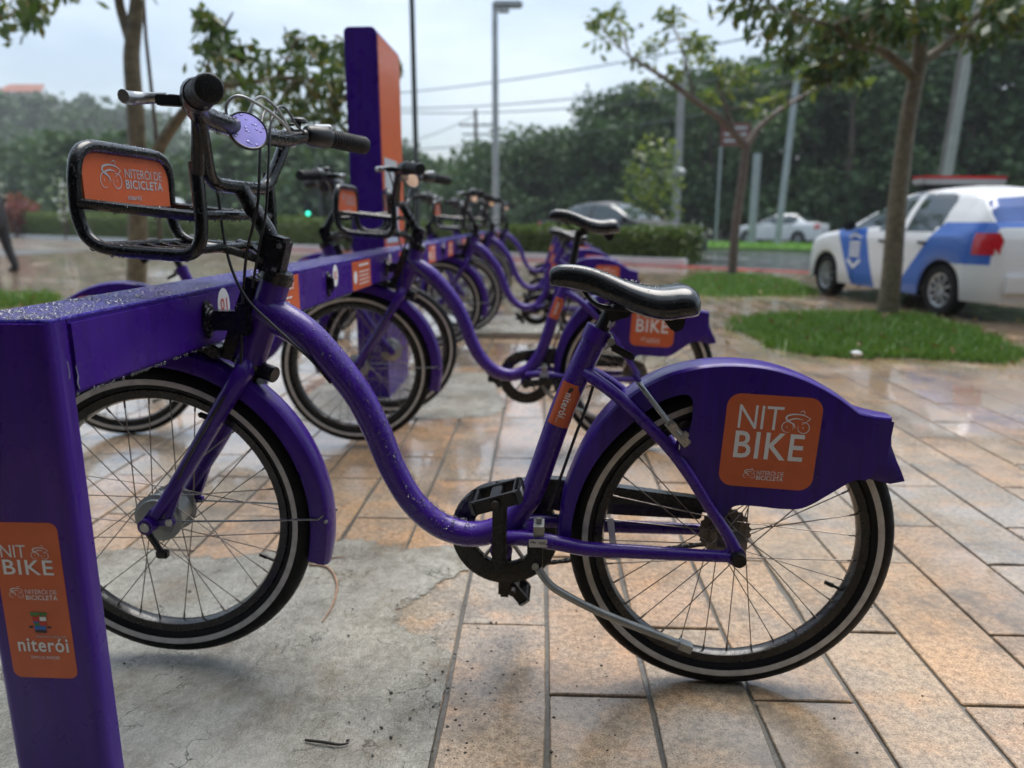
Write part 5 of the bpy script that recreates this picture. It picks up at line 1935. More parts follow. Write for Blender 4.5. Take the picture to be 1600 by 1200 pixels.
# foot plate with bolts
m = MB()
m.box((-0.024, 0, 0.0105), (0.13, 0.24, 0.009))
m.build('foot_plate', M_PURPLE_DRY, rack, bevel=0.002)
# sticker on the near post
D = Decal((-0.0456, 0.052, 0.560), (0, -1, 0), (0, 0, 1), 0.104, 0.262)
m = MB()
D.rrect(m, 0, 0, 1, 1, 0.013)
ps = m.build('post_sticker', M_ORANGE, near_post, smooth=False)
m = MB()
D.text(m, 'NIT', 0.10, 0.140, 0.48, 0.218, -0.004)
D.rider(m, 0.55, 0.140, 0.82, 0.225)
D.text(m, 'BIKE', 0.10, 0.232, 0.86, 0.325, 0.010)
D.rider(m, 0.13, 0.400, 0.35, 0.475, 1.2)
D.text(m, 'NITER\u00d3I DE', 0.38, 0.412, 0.86, 0.447, -0.006)
D.text(m, 'BICICLETA', 0.38, 0.455, 0.86, 0.485, 0.014)
m.build('post_lettering', M_WHITEINK, near_post, smooth=False)
m = MB()
D.text(m, 'niter\u00f3i', 0.14, 0.735, 0.92, 0.825, 0.016)
D.text(m, 'TEMPO DE', 0.31, 0.853, 0.53, 0.872, -0.004)
D.text(m, 'AVAN\u00c7AR', 0.55, 0.851, 0.76, 0.876, 0.014)
m.build('city_lettering', M_WHITEINK, near_post, smooth=False)
m = MB()
D.text(m, 'PREFEITURA DE', 0.45, 0.716, 0.91, 0.730, 0.0)
m.build('post_small_print', M_GREYINK, near_post, smooth=False)
# coat of arms: mural crown, quartered shield, ribbon
for mat_, rects in ((M_GREENINK, [(0.40, 0.565, 0.66, 0.580), (0.41, 0.580, 0.45, 0.592), (0.47, 0.580, 0.51, 0.592), (0.55, 0.580, 0.59, 0.592), (0.61, 0.580, 0.65, 0.592), (0.45, 0.635, 0.53, 0.655)]),
                    (M_REDINK, [(0.43, 0.594, 0.53, 0.622), (0.53, 0.624, 0.63, 0.650)]), (M_WHITEINK, [(0.54, 0.594, 0.64, 0.621)]), (M_BLUEINK, [(0.43, 0.624, 0.52, 0.634), (0.44, 0.652, 0.62, 0.680)]),
                    (M_DARKINK, [(0.36, 0.655, 0.42, 0.668), (0.64, 0.655, 0.70, 0.668), (0.44, 0.684, 0.62, 0.698)])):
    m = MB()
    for x0, y0, x1, y1 in rects:
        m.poly([D.P(x0, y1, .0008), D.P(x1, y1, .0008), D.P(x1, y0, .0008), D.P(x0, y0, .0008)])
    m.build('post_crest', mat_, near_post, smooth=False)
# scratches
m = MB()
m.tube(crom([(-0.014, -BW - 0.0002, 0.80), (-0.013, -BW - 0.0004, 0.785), (-0.0145, -BW - 0.0004, 0.775)], 4), 0.0007, 5)
m.tube(crom([(0.004, -BW - 0.0002, 0.79), (0.006, -BW - 0.0004, 0.775), (0.003, -BW - 0.0004, 0.765), (0.006, -BW - 0.0003, 0.755)], 4), 0.0008, 5)
m.each('scratch', M_GREYINK, rack)
# docks: pear shaped plate, socket, number disc, instruction label
def dock(i, side, arm):
    x = 0.437 + SP * i if side < 0 else 0.437 + SP * i
    y = side * (BW + 0.0005)
    zc = 0.803
    dk = empty('dock', (x, y, zc), 0, rack)
    mm = MB()
    pts = []
    for k in range(28):
        a = 2 * math.pi * k / 28
        rr = 0.026 + 0.0 * math.cos(a)
        pts.append((0.022 * math.cos(a) * (0.85 + 0.15 * math.sin(a)), 0, 0.040 * math.sin(a)))
    mm.prism(pts, (0, side * 0.006, 0))
    mm.build('dock_plate', M_BLACK, dk, bevel=0.0015)
    mm = MB()
    for dx, dz in ((-0.011, 0.026), (0.011, 0.026), (0.0, -0.030), (-0.012, -0.018)):
        mm.cyl((dx, side * 0.006, dz), (dx, side * 0.0095, dz), 0.0036, None, 8)
    mm.each('dock_bolt', M_STEEL, dk)
    mm = MB()
    if arm:
        mm.cyl((0, side * 0.004, 0.0), (0, side * 0.018, 0.0), 0.027, 0.025, 20)
        mm.obox((0, side * 0.016, 0.0), (0, side * 0.075, -0.001), 0.040, 0.040)
        mm.obox((0, side * 0.070, 0.002), (0, side * 0.098, 0.002), 0.048, 0.066)
        mm.build('dock_arm', M_BLACK, dk, bevel=0.005)
    else:
        mm.box((0, side * 0.012, 0), (0.022, 0.014, 0.044))
        mm.build('dock_socket', M_BLACK, dk, bevel=0.004)
    # number
    yo = side * (BW + 0.0008)
    r_ = (1, 0, 0) if side < 0 else (-1, 0, 0)
    cx = x + (0.088 if side < 0 else -0.088)
    Dn = Decal((cx - r_[0] * 0.030, yo, 0.860), r_, (0, 0, 1), 0.060, 0.072)
    mm = MB()
    mm.poly([Dn.P(0.5 + 0.5 * math.cos(2 * math.pi * k / 30), 0.5 - 0.5 * math.sin(2 * math.pi * k / 30), 0) for k in range(30)])
    mm.build('number_disc', M_WHITEINK, dk if False else rack, smooth=False)
    mm = MB()
    Dn.text(mm, '%02d' % (i + 1), 0.22, 0.30, 0.78, 0.66, 0.01)
    mm.build('dock_number', M_REDINK, rack, smooth=False)
    # orange label
    lx = x + (0.30 if side < 0 else -0.58)
    Dl = Decal((lx if side < 0 else lx + 0.28, yo, BZ1 - 0.007), r_, (0, 0, 1), 0.28, 0.104)
    mm = MB()
    mm.poly([Dl.P(0, 1), Dl.P(1, 1), Dl.P(1, 0), Dl.P(0, 0)])
    mm.build('instruction_label', M_ORANGE, rack, smooth=False)
    mm = MB()
    if i % 2 == 0:
        Dl.text(mm, 'Aten\u00e7\u00e3o!', 0.10, 0.12, 0.84, 0.42, 0.01)
        for k in range(3):
            Dl.strip(mm, [(0.12, 0.56 + 0.12 * k), (0.78 - 0.08 * k, 0.56 + 0.12 * k)], 0.0045)
    else:
        mm.poly([Dl.P(0.15 + 0.085 * math.cos(2 * math.pi * k / 20), 0.55 - 0.23 * math.sin(2 * math.pi * k / 20), .0007) for k in range(20)])
        Dl.strip(mm, [(0.34, 0.16), (0.88, 0.16)], 0.007)
        for k in range(4):
            Dl.strip(mm, [(0.34, 0.40 + 0.14 * k), (0.92 - 0.05 * (k % 2), 0.40 + 0.14 * k)], 0.004)
    mm.build('label_print', M_WHITEINK, rack, smooth=False)


for i in range(11):
    dock(i, -1, i in (0, 2, 5, 7, 10))
for i in (1, 3, 6, 8):
    dock(i, 1, False)
# real beads of rain on the near part of the beam and hanging under its lower edge
ico = MB().ball((0, 0, 0), 1.0, 6)
dv, dfc = np.array(ico.v), ico.f


def bead_mesh(name, items, parent):
    V, F_ = [], []
    for (p, r_, sx, sy, sz, rot) in items:
        c_, s_ = math.cos(rot), math.sin(rot)
        q = dv * np.array((r_ * sx, r_ * sy, r_ * sz))
        o_ = len(V)
        V += [(p[0] + a * c_ - b * s_, p[1] + a * s_ + b * c_, p[2] + c) for a, b, c in q]
        F_ += [tuple(i + o_ for i in f) for f in dfc]
    o = raw(name, V, F_, M_WATER, parent, smooth=True)
    return tag(o, None, None, None, 'stuff')


it = []
for _ in range(2600):
    x = 4.0 * rng.random() ** 1.7 - 0.03
    rr = 0.0011 + 0.0030 * rng.random() ** 2.5
    it.append(((x, (rng.random() * 2 - 1) * (BW - 0.008), BZ1 + 0.0016), rr, 1 + 1.6 * rng.random(), 1 + 1.2 * rng.random(), 0.55, rng.random() * 3))
for _ in range(150):
    x = 1.6 * rng.random()
    it.append(((x, -BW + 0.004 * rng.random(), BZ0 - 0.0008), 0.0016 + 0.0014 * rng.random(), 1, 1, 1.3, 0))
for _ in range(260):
    it.append(((1.5 * rng.random(), -BW - 0.0002, BZ0 + 0.11 * rng.random()), 0.0006 + 0.0009 * rng.random(), 1, 0.5, 1.5, 0))
bead_mesh('rain_beads', it, rack)
# beads on the nearest bicycle: under bars and basket, on saddle and curved tube
it = []
def under(p0, p1, n, r_):
    p0, p1 = Vector(p0), Vector(p1)
    for _ in range(n):
        p = p0.lerp(p1, rng.random())
        it.append(((p.x, p.y + float(rng.normal(0, 0.002)), p.z - r_ - 0.0008), 0.0014 + 0.0013 * rng.random(), 1, 1, 1.25, 0))
def over(p0, p1, n, r_):
    p0, p1 = Vector(p0), Vector(p1)
    d, u, w = basis(p1 - p0)
    for _ in range(n):
        p = p0.lerp(p1, rng.random())
        a = rng.random() * 2 * math.pi
        e = u * math.cos(a) + w * math.sin(a)
        if e.z < 0.1:
            continue
        q = p + e * r_
        it.append(((q.x, q.y, q.z), 0.0008 + 0.0017 * rng.random() ** 2, 1.1, 1.1, 0.9, 0))
for s_ in (1, -1):
    under((1.05, s_ * 0.165, 0.942), (1.205, s_ * 0.165, 0.951), 26, 0.0118)
    under((1.24, s_ * 0.165, 1.033), (1.03, s_ * 0.165, 1.010), 14, 0.0095)
    over((1.05, s_ * 0.165, 0.942), (1.205, s_ * 0.165, 0.951), 60, 0.0118)
    over((1.24, s_ * 0.165, 1.033), (1.02, s_ * 0.165, 1.009), 60, 0.0095)
    over((1.245, s_ * 0.12, 1.137), (1.245, 0.0, 1.139), 110, 0.0124)
    under((0.90, s_ * 0.36, 1.19), (0.862, s_ * 0.416, 1.186), 4, 0.0215)
under((1.019, -0.165, 1.012), (1.019, 0.165, 1.012), 26, 0.0095)
under((1.022, -0.165, 0.962), (1.022, 0.165, 0.962), 30, 0.0085)
under((0.985, -0.19, 1.176), (0.985, 0.19, 1.176), 26, 0.0185)
under((1.012, -0.11, 1.068), (1.012, 0.11, 1.068), 14, 0.0135)
over((0.985, -0.19, 1.176), (0.985, 0.19, 1.176), 420, 0.0188)
over((1.012, -0.11, 1.068), (1.012, 0.11, 1.068), 120, 0.0135)
over((1.014, 0, 1.070), (0.96, 0, 0.975), 120, 0.0168)
tp = [(0.898, 0, 0.772), (0.842, 0, 0.714), (0.790, 0, 0.644), (0.753, 0, 0.566), (0.722, 0, 0.482), (0.678, 0, 0.403), (0.617, 0, 0.350), (0.546, 0, 0.333)]
for a, b, c in zip(tp[:-1], tp[1:], (0.0345, 0.0322, 0.0308, 0.0298, 0.0289, 0.0281, 0.0279)):
    over(a, b, 190, c)
for _ in range(70):
    x = 0.12 + 0.24 * rng.random()
    it.append(((x, float(rng.normal(0, 0.02)), float(np.interp(x, [0.1, 0.128, 0.175, 0.235, 0.30, 0.365], [0.868, 0.873, 0.874, 0.889, 0.909, 0.9165])) + 0.0002), 0.0009 + 0.001 * rng.random(), 1.2, 1.2, 0.6, 0))
for _ in range(60):
    it.append(((0.03 - 0.19 * rng.random(), 0.0441, 0.47 + 0.2 * rng.random()), 0.0006 + 0.0008 * rng.random(), 1, 0.5, 1.4, 0))
bead_mesh('rain_beads', it, hero)

# ------------------------------------------------------------------ totem
tot = empty('totem_sign', up(569, 215, 4.15)[:2] + (0,), math.atan2(BD.y, BD.x))
TWd, TDp, THt = 0.086, 0.60, 1.985
m = MB()
pts = []
for cy, cz, a0 in ((TWd - 0.03, THt - 0.03, 0), (-TWd + 0.03, THt - 0.03, 90)):
    for k in range(6):
        a = R(a0 + 90 * k / 5)
        pts.append((0, cy + 0.03 * math.cos(a), cz + 0.03 * math.sin(a)))
pts += [(0, -TWd, 0), (0, TWd, 0)]
m.prism(pts, (TDp, 0, 0))
m.build('cabinet', M_PURPLE_DRY, tot, angle=25)
for s_ in (-1, 1):
    yy = s_ * (TWd + 0.004)
    r_ = (1, 0, 0) if s_ < 0 else (-1, 0, 0)
    Dt = Decal((0.012 if s_ < 0 else TDp - 0.012, yy, THt - 0.03), r_, (0, 0, 1), TDp - 0.03, 1.10)
    m = MB()
    m.prism([Dt.P(0, 1), Dt.P(1, 1), Dt.P(1, 0), Dt.P(0, 0)], (0, -s_ * 0.004, 0))
    m.build('orange_face', M_ORANGE, tot, smooth=False)
    m = MB()
    m.poly([Dt.P(0.08, 0.98, .002), Dt.P(0.68, 0.98, .002), Dt.P(0.68, 0.56, .002), Dt.P(0.08, 0.56, .002)])
    m.build('map_panel', M_GREYINK, tot, smooth=False)
tag(tot, 'tall narrow purple totem with orange side standing behind the beam', 'sign')

# ================================================================== VEHICLES
def mat_livery():
    m, t, p = nodes_of('white_paint_blue_livery')
    co = t.nodes.new('ShaderNodeTexCoord').outputs['Object']
    sx = t.nodes.new('ShaderNodeSeparateXYZ')
    t.links.new(co, sx.inputs[0])
    x, z = sx.outputs['X'], sx.outputs['Z']
    g = lambda a, b: math_n(t, 'GREATER_THAN', a, b)
    l = lambda a, b: math_n(t, 'LESS_THAN', a, b)
    mul = lambda a, b: math_n(t, 'MULTIPLY', a, b)
    # rear sash: rises from the sill before the rear wheel to the shoulder behind the side window
    s1 = math_n(t, 'MULTIPLY_ADD', z, -0.86, 0.98)        # front edge x = 0.98 - 0.86 z ...
    s2 = math_n(t, 'MULTIPLY_ADD', z, -1.10, 0.58)
    rear = mul(l(x, s1), l(z, 1.04))
    rear = mul(rear, math_n(t, 'MAXIMUM', g(x, s2), g(z, 0.60)))
    rear = mul(rear, g(x, -0.60))
    # front shield: slanted band on the front door and wing
    f1 = math_n(t, 'MULTIPLY_ADD', z, -0.10, 1.36)
    f1b = math_n(t, 'MULTIPLY_ADD', z, 0.42, 1.12)
    f2 = math_n(t, 'MULTIPLY_ADD', z, 0.62, 1.62)
    front = mul(mul(g(x, f1b), l(x, f2)), l(z, 0.97))
    mask = math_n(t, 'MAXIMUM', rear, front)
    cond = mixc(t, mask, (0.74, 0.75, 0.75), (0.03, 0.13, 0.50))
    lower_tone = ramp(t, z, [(0.22, 0.7), (0.5, 1.0)])  # body colour gets darker towards the bottom
    t.links.new(mixc(t, 1.0, cond, lower_tone, 'MULTIPLY'), p.inputs['Base Color'])
    p.inputs['Roughness'].default_value = 0.3
    p.inputs['Coat Weight'].default_value = 0.4
    return m


M_LIVERY = mat_livery()


def car_profile(kind):
    if kind == 'hatch':
        top = [(-0.66, 0.62), (-0.645, 0.86), (-0.60, 0.99), (-0.42, 1.22), (-0.28, 1.345), (-0.1, 1.405), (0.2, 1.445), (0.55, 1.462), (0.95, 1.445), (1.22, 1.395), (1.45, 1.30), (1.95, 0.985), (2.10, 0.945), (2.6, 0.875), (3.0, 0.76), (3.17, 0.63), (3.22, 0.50)]
        gl = (-0.56, -0.30, 1.26, 1.92)
    elif kind == 'sedan':
        top = [(-0.95, 0.55), (-0.94, 0.80), (-0.90, 0.93), (-0.55, 0.98), (-0.30, 1.05), (0.15, 1.34), (0.45, 1.415), (0.9, 1.43), (1.25, 1.39), (1.5, 1.27), (2.05, 0.95), (2.2, 0.92), (2.7, 0.85), (3.1, 0.74), (3.28, 0.62), (3.33, 0.48)]
        gl = (-0.32, 0.28, 1.32, 2.0)
    else:   # van
        top = [(-0.95, 0.55), (-0.94, 1.2), (-0.92, 1.9), (-0.86, 2.2), (-0.6, 2.28), (0.5, 2.30), (1.5, 2.27), (1.9, 2.15), (2.2, 1.85), (2.7, 1.25), (2.8, 1.18), (3.2, 1.05), (3.5, 0.85), (3.62, 0.65), (3.66, 0.48)]
        gl = (-0.95, -0.93, 1.95, 2.66)
    return top, gl


def make_car(name, kind, paint, label, loc, ang, scale=1.0, wb=2.46, glass=M_GLASSCAR, rearglass=None, police=False):
    root = empty(name, loc, ang)
    root.scale = (scale,) * 3
    top, gl = car_profile(kind)
    xs = sorted(set([round(float(q), 3) for q in np.concatenate([np.linspace(top[0][0], top[-1][0], 110 if police else 56), np.linspace(top[0][0], top[0][0] + 0.3, 14), [q[0] for q in top], np.linspace(-0.36, 0.36, 15), np.linspace(wb - 0.36, wb + 0.36, 15)])]))
    tx, tz = [q[0] for q in top], [q[1] for q in top]
    L0, L1 = tx[0], tx[-1]

    def tz_(x):
        return float(np.interp(x, tx, tz))

    def ring(x):
        zt = tz_(x)
        e0, e1 = smooth_step(L0, L0 + 0.22, x), smooth_step(L1, L1 - 0.45, x) if False else smooth_step(0, 0.5, L1 - x)
        er = min(1.0, max(0.0, (x - L0) / 0.34))
        wv = 0.825 * (1.0 - 0.26 * (1 - er) ** 2.4) * (0.74 + 0.26 * (1 - (1 - min(1, (L1 - x) / 0.55)) ** 2.2))
        zb = 0.21
        for wx in (0.0, wb):
            dd = 0.345 ** 2 - (x - wx) ** 2
            if dd > 0:
                zb = max(zb, 0.285 + math.sqrt(dd))
        zb = min(zb, zt - 0.10)
        belt = min(0.93 if kind != 'van' else 1.15, zt - 0.015)
        zm = zb + (belt - zb) * 0.5
        gh = max(0.0, zt - belt)
        inset = 0.235 * min(1, gh / 0.45) if kind != 'van' else 0.12 * min(1, gh / 0.8)
        yu = wv - 0.035 - inset
        return [(x, wv - 0.02, zb), (x, wv - 0.004, zb + (zm - zb) * .3), (x, wv, zm), (x, wv - 0.012, zm + (belt - zm) * .75), (x, wv - 0.035, belt), (x, wv - 0.035 - inset * 0.5, belt + gh * 0.45), (x, yu, belt + gh * 0.80), (x, yu - 0.07, belt + gh * 0.915), (x, yu * 0.55, zt - 0.022 * min(1, gh * 3)), (x, 0, zt)]
    rows = []
    for x in xs:
        h = [tuple(q) for q in np.concatenate([np.linspace(p_, q_, 5)[:-1] for p_, q_ in zip(np.array(ring(x))[:-1], np.array(ring(x))[1:])] + [np.array(ring(x))[-1:]])]
        rows.append(h + [(a, -b, c) for a, b, c in h[-2::-1]])
    k = len(rows[0])
    body, glassm, rearm, screen, tails = MB(), {1: MB(), -1: MB()}, MB(), MB(), {1: MB(), -1: MB()}
    allv = [p for r_ in rows for p in r_]
    for i in range(len(rows) - 1):
        xc = (xs[i] + xs[i + 1]) / 2
        zt = tz_(xc)
        for j in range(k - 1):
            idx = (i * k + j, i * k + j + 1, (i + 1) * k + j + 1, (i + 1) * k + j)
            q = np.mean([allv[a] for a in idx], 0)
            sg = 1 if q[1] > 0 else -1
            ay, z = abs(q[1]), q[2]
            jj = j if j < k // 2 else k - 2 - j
            tgt, push = body, 0.0
            if kind == 'van':
                win = 1.25 < z < zt - 0.16 and jj < 26 and 1.75 < xc < 2.6
            else:
                rake = 0.30 * (z - 0.93) / 0.5
                u_ = max(0.0, (0.36 - xc) / 0.24)
                w_ = abs(z - 1.15) / 0.21
                win = 0.955 < z < zt - 0.075 and jj < 27 and jj >= 16 and ((0.10 < xc < 0.74 and u_ ** 2.5 + w_ ** 4 < 1.05) or (0.82 < xc < gl[3] - 0.06))
            if win:
                tgt = glassm[sg]
            elif jj >= 25 and gl[2] < xc < gl[3]:
                tgt = screen
            elif jj >= 25 and gl[0] < xc < gl[1] and ay < 0.62:
                tgt = rearm
            elif 0.735 < z < 0.925 and ay > 0.40 and xc < L0 + 0.22 and jj < 20:
                tgt, push = tails[sg], 0.005
            V4 = [(allv[a][0] - push, allv[a][1] + sg * push, allv[a][2]) for a in idx]
            tgt.add(V4, [(0, 1, 2, 3)])
    for r_ in (rows[0], rows[-1]):
        body.add(r_, [tuple(range(k))])
    body.build('body', paint, root, angle=38)
    for sg in (1, -1):
        for q in glassm[sg].islands() if False else [glassm[sg]]:
            fr_, re_ = MB(), MB()
            for f in q.f:
                cxx = sum(q.v[a][0] for a in f) / 4
                (fr_ if cxx > 0.78 else re_).add([q.v[a] for a in f], [(0, 1, 2, 3)])
            for w_ in (fr_, re_):
                if w_.v:
                    w_.build('side_window', glass, root, angle=38)
        if tails[sg].v:
            tails[sg].build('tail_light', M_TAIL, root, angle=38)
    if kind == 'hatch':
        m = MB()
        m.box((L0 + 0.0, 0, 0.40), (0.10, 1.18, 0.25))
        m.build('bumper', paint, root, bevel=0.04)
    for sg in (1, -1):
        for gx in ((0.78, 1.74) if kind == 'hatch' else (0.5, 1.4)):
            rg = [q for q in ring(gx)[0:5]]
            m = MB()
            m.tube([(q[0], sg * (q[1] + 0.001), q[2]) for q in rg], 0.005, 5)
            m.build('door_gap', M_DARKINK, root)
    if screen.v:
        screen.build('windscreen', glass, root, angle=38)
    if rearm.v:
        rearm.build('rear_window', rearglass or glass, root, angle=38)
    m = MB()
    m.box(((L0 + L1) / 2, 0, 0.40), (L1 - L0 - 0.25, 1.25, 0.34))
    m.build('underbody', M_DARKINK, root, smooth=False)
    for x in (0.0, wb):
        for s_ in (1, -1):
            w = empty('wheel', (x, s_ * 0.70, 0.29), 0, root)
            m = MB()
            m.lathe([(0.19, -0.09), (0.27, -0.095), (0.29, -0.07), (0.29, 0.07), (0.27, 0.095), (0.19, 0.09)], (0, 0, 0), (0, 1, 0), 32, True)
            m.build('tyre', M_RUBBER, w)
            m = MB()
            m.lathe([(0.0, 0.05), (0.04, 0.065), (0.045, 0.05)], (0, 0, 0), (0, s_, 0), 24)
            m.lathe([(0.165, 0.030), (0.168, 0.075), (0.20, 0.085)], (0, 0, 0), (0, s_, 0), 32)
            for q in range(9):
                a = 2 * math.pi * q / 9
                m.obox((0.04 * math.cos(a), s_ * 0.066, 0.04 * math.sin(a)), (0.175 * math.cos(a), s_ * 0.072, 0.175 * math.sin(a)), 0.02, 0.030, (0, 1, 0))
            m.build('rim', M_ALLOY, w)
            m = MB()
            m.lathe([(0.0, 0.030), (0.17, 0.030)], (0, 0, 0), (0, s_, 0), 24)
            m.build('spoke_gap_shade', M_DARKINK, w)  # dark disc stands in for the shade between the rim spokes
    for s_ in (1, -1):
        m = MB()
        m.box((gl[3] - 0.12, s_ * 0.88, 0.98), (0.12, 0.16, 0.11))
        m.build('mirror', M_DARKPAINT if not police else M_BLACKP, root, bevel=0.03)
        for hx in (0.28, 1.05):
            m = MB()
            m.obox((hx, s_ * 0.826, 0.80), (hx + 0.13, s_ * 0.828, 0.81), 0.03, 0.03)
            m.build('door_handle', M_BLACKP, root, bevel=0.006)
    m = MB()
    m.box((L0 - 0.012, 0, 0.66 if kind == 'hatch' else 0.6), (0.012, 0.42, 0.13))
    m.build('number_plate', M_GREYINK, root, smooth=False)
    if police:
        m = MB()
        m.box((0.95, 0, 1.455), (0.14, 1.0, 0.10))
        m.build('light_bar_base', M_BLACKP, root, bevel=0.01)
        m = MB()
        m.box((0.95, 0, 1.525), (0.24, 1.10, 0.075))
        m.build('light_bar', M_ALLOY, root, bevel=0.02)
        m = MB()
        m.box((0.95, 0, 1.572), (0.245, 1.105, 0.026))
        m.build('light_bar_lens', M_TAIL, root, bevel=0.01)
        # crest on the front door
        Dc = Decal((1.86, 0.8285, 0.86), (-1, 0, 0), (0, 0, 1), 0.30, 0.42)
        m = MB()
        Dc.strip(m, [(0.0, 0.05), (0.5, -0.03), (1.0, 0.05)], 0.03)
        for q in range(4):
            Dc.strip(m, [(0.08, 0.22 + 0.13 * q), (0.92, 0.22 + 0.13 * q)], 0.035)
        Dc.strip(m, [(0.0, 0.75), (0.5, 0.98), (1.0, 0.75)], 0.05)
        m.build('door_crest', M_WHITEINK, root, smooth=False)
        m = MB()
        Dd = Decal((0.95, 0.8285, 0.62), (-1, 0, 0), (0, 0, 1), 0.36, 0.05)
        for q in range(3):
            Dd.strip(m, [(0.02 + 0.34 * q, 0.5), (0.28 + 0.34 * q, 0.5)], 0.018)
        m.build('door_print', M_GREYINK, root, smooth=False)
    return tag(root, label, 'van' if kind == 'van' else 'car')


PSC = 0.945
pd = Vector((-0.108, 0.994, 0)).normalized()
pr_ = Vector((pd.y, -pd.x, 0))
pc = Vector((4.59, 7.94, 0)) + pr_ * (0.76 * PSC)
make_car('police_car', 'hatch', M_LIVERY, 'white municipal patrol hatchback with blue sashes and red roof light bar', (pc.x, pc.y, 0.0), math.atan2(pd.y, pd.x), PSC, rearglass=M_BLUEFILM, police=True)
ra = math.atan2(KU[1], KU[0])
p = Vector((13.9, 35.9, -0.11))
make_car('parked_car', 'sedan', M_WHITEPAINT, 'white car on the far carriageway before the dark wood', p, ra, 1.0)
p = Vector((2.1, 23.1, -0.11))
make_car('passing_car', 'sedan', M_DARKPAINT, 'dark car passing behind the hedge near the white concrete pole', (p.x, p.y, p.z), ra + math.pi, 1.16)
p = K(36, 4.0, -0.11)
make_car('parked_van', 'van', M_WHITEPAINT, 'white van behind the far hedge at the left edge', p, ra, 1.0)

# ================================================================== POLES, WIRES, SIGNS
def pole(name, base, topz, r0, r1, mat, label, cat, arm=None, extra=None, lean=(0, 0)):
    root = empty(name, base)
    m = MB()
    m.tube([(0, 0, -0.1), (lean[0] * .5, lean[1] * .5, topz / 2), (lean[0], lean[1], topz)], [r0, (r0 + r1) / 2, r1], 14)
    m.build('shaft', mat, root)
    m = MB()
    m.cyl((0, 0, -0.1), (0, 0, 0.06), r0 * 2.2, r0 * 2.0, 14)
    m.build('base_collar', mat, root)
    if arm:
        m = MB()
        m.tube(crom([(lean[0], lean[1], topz - 0.1), (arm[0] * .4, arm[1] * .4, topz + arm[2] * .8), arm_end(arm, topz)], 5), [r1 * .8, r1 * .6, r1 * .5], 10)
        m.build('arm', mat, root)
        m = MB()
        e = arm_end(arm, topz)
        m.obox((e[0] - 0.05, e[1], e[2]), (e[0] + 0.55, e[1], e[2] + 0.04), 0.28, 0.12)
        m.build('lamp_head', M_GREYMETAL, root, bevel=0.03)
    if extra:
        extra(root)
    return tag(root, label, cat)


def arm_end(a, tz):
    return (a[0], a[1], tz + a[2])


g_ = up(655, 430, 12.0)
pole('sign_pole', (g_[0], 12.0, 0), 6.2, 0.042, 0.038, M_DARKPOLE, 'thin dark pole right of the purple totem', 'pole')
g_ = up(775, 402, 20.0)


def lamp2(root):
    m = MB()
    m.box((0.32, 0, 6.24), (0.75, 0.3, 0.14))
    m.build('lamp_head', M_GREYMETAL, root, bevel=0.04)
    m = MB()
    m.lathe([(0.13, 0), (0.15, 0.05), (0.0, 0.08)], (0.22, 0, 6.12), (0, 0, -1), 14)
    m.build('lamp_globe', M_ALLOY, root)


pole('lamp_post', (g_[0], 20.0, 0), 6.28, 0.10, 0.07, M_GREYMETAL, 'tall grey lamp post with a lamp head at the top edge of the sky', 'lamp post', None, lamp2)
g_ = up(1214, 383, 31.5)
pole('lamp_post', (g_[0], 31.5, 0), 8.6, 0.15, 0.10, M_GREYMETAL, 'grey lamp post in front of the white car on the verge', 'lamp post', None, None, (0.38, 0))
g_ = up(1174, 381, 32.5)
pole('bollard_post', (g_[0], 32.5, 0), 3.75, 0.17, 0.16, M_GREYMETAL, 'short thick grey post on the verge left of the white car', 'post')
g_ = up(1054, 372, 27.0)


def ring_(root):
    m = MB()
    m.lathe([(0.16, -0.12), (0.26, -0.05), (0.28, 0.05), (0.16, 0.14)], (0, 0, 2.75), (0, 0, 1), 14)
    m.build('collar', M_WHITEWALL, root)
    m = MB()
    m.box((0, 0, 0.62), (0.55, 0.55, 0.3))
    m.build('plinth', M_WHITEWALL, root, bevel=0.04)


pole('concrete_pole', (g_[0], 27.0, -0.1), 5.8, 0.155, 0.115, M_POLECONC, 'pale concrete pole with a white collar behind the dark car', 'pole', None, ring_)


def xarm(root):
    m = MB()
    m.box((0, 0, 8.4), (2.6, 0.12, 0.14))
    m.box((0, 0.06, 7.7), (2.2, 0.12, 0.12))
    for q in (-1.2, -0.7, 0.7, 1.2):
        m.cyl((q, 0, 8.46), (q, 0, 8.62), 0.05, 0.03, 8)
    m.build('crossarm', M_WOODPOLE, root)


g_ = up(1463, 372, 30.0)
pole('utility_pole', (g_[0], 30.0, 0), 8.8, 0.19, 0.14, M_POLECONC, 'leaning concrete utility pole with lamp arm above the patrol car', 'pole', (1.5, 0.0, 0.9), None, (0.45, 0))
g_ = up(1455, 371, 31.0)
pole('utility_pole', (g_[0], 31.0, 0), 8.6, 0.14, 0.12, M_WOODPOLE, 'dark wooden pole right behind the leaning concrete one', 'pole', None, None, (0.4, 0))
g_ = up(745, 365, 62.0)
pole('utility_pole', (g_[0], 62.0, 0), 9.6, 0.20, 0.14, M_WOODPOLE, 'far utility pole with crossarms behind the row of bicycles', 'pole', None, xarm)
# overhead wires
def wire(p0, p1, sag, label):
    p0, p1 = Vector(p0), Vector(p1)
    pts = []
    for k in range(25):
        s_ = k / 24
        q = p0.lerp(p1, s_)
        pts.append((q.x, q.y, q.z - sag * 4 * s_ * (1 - s_)))
    m = MB()
    m.tube(pts, 0.03, 5)
    tag(m.build('overhead_wire', M_DARKPOLE), label, 'wire', 'overhead wires crossing the sky')


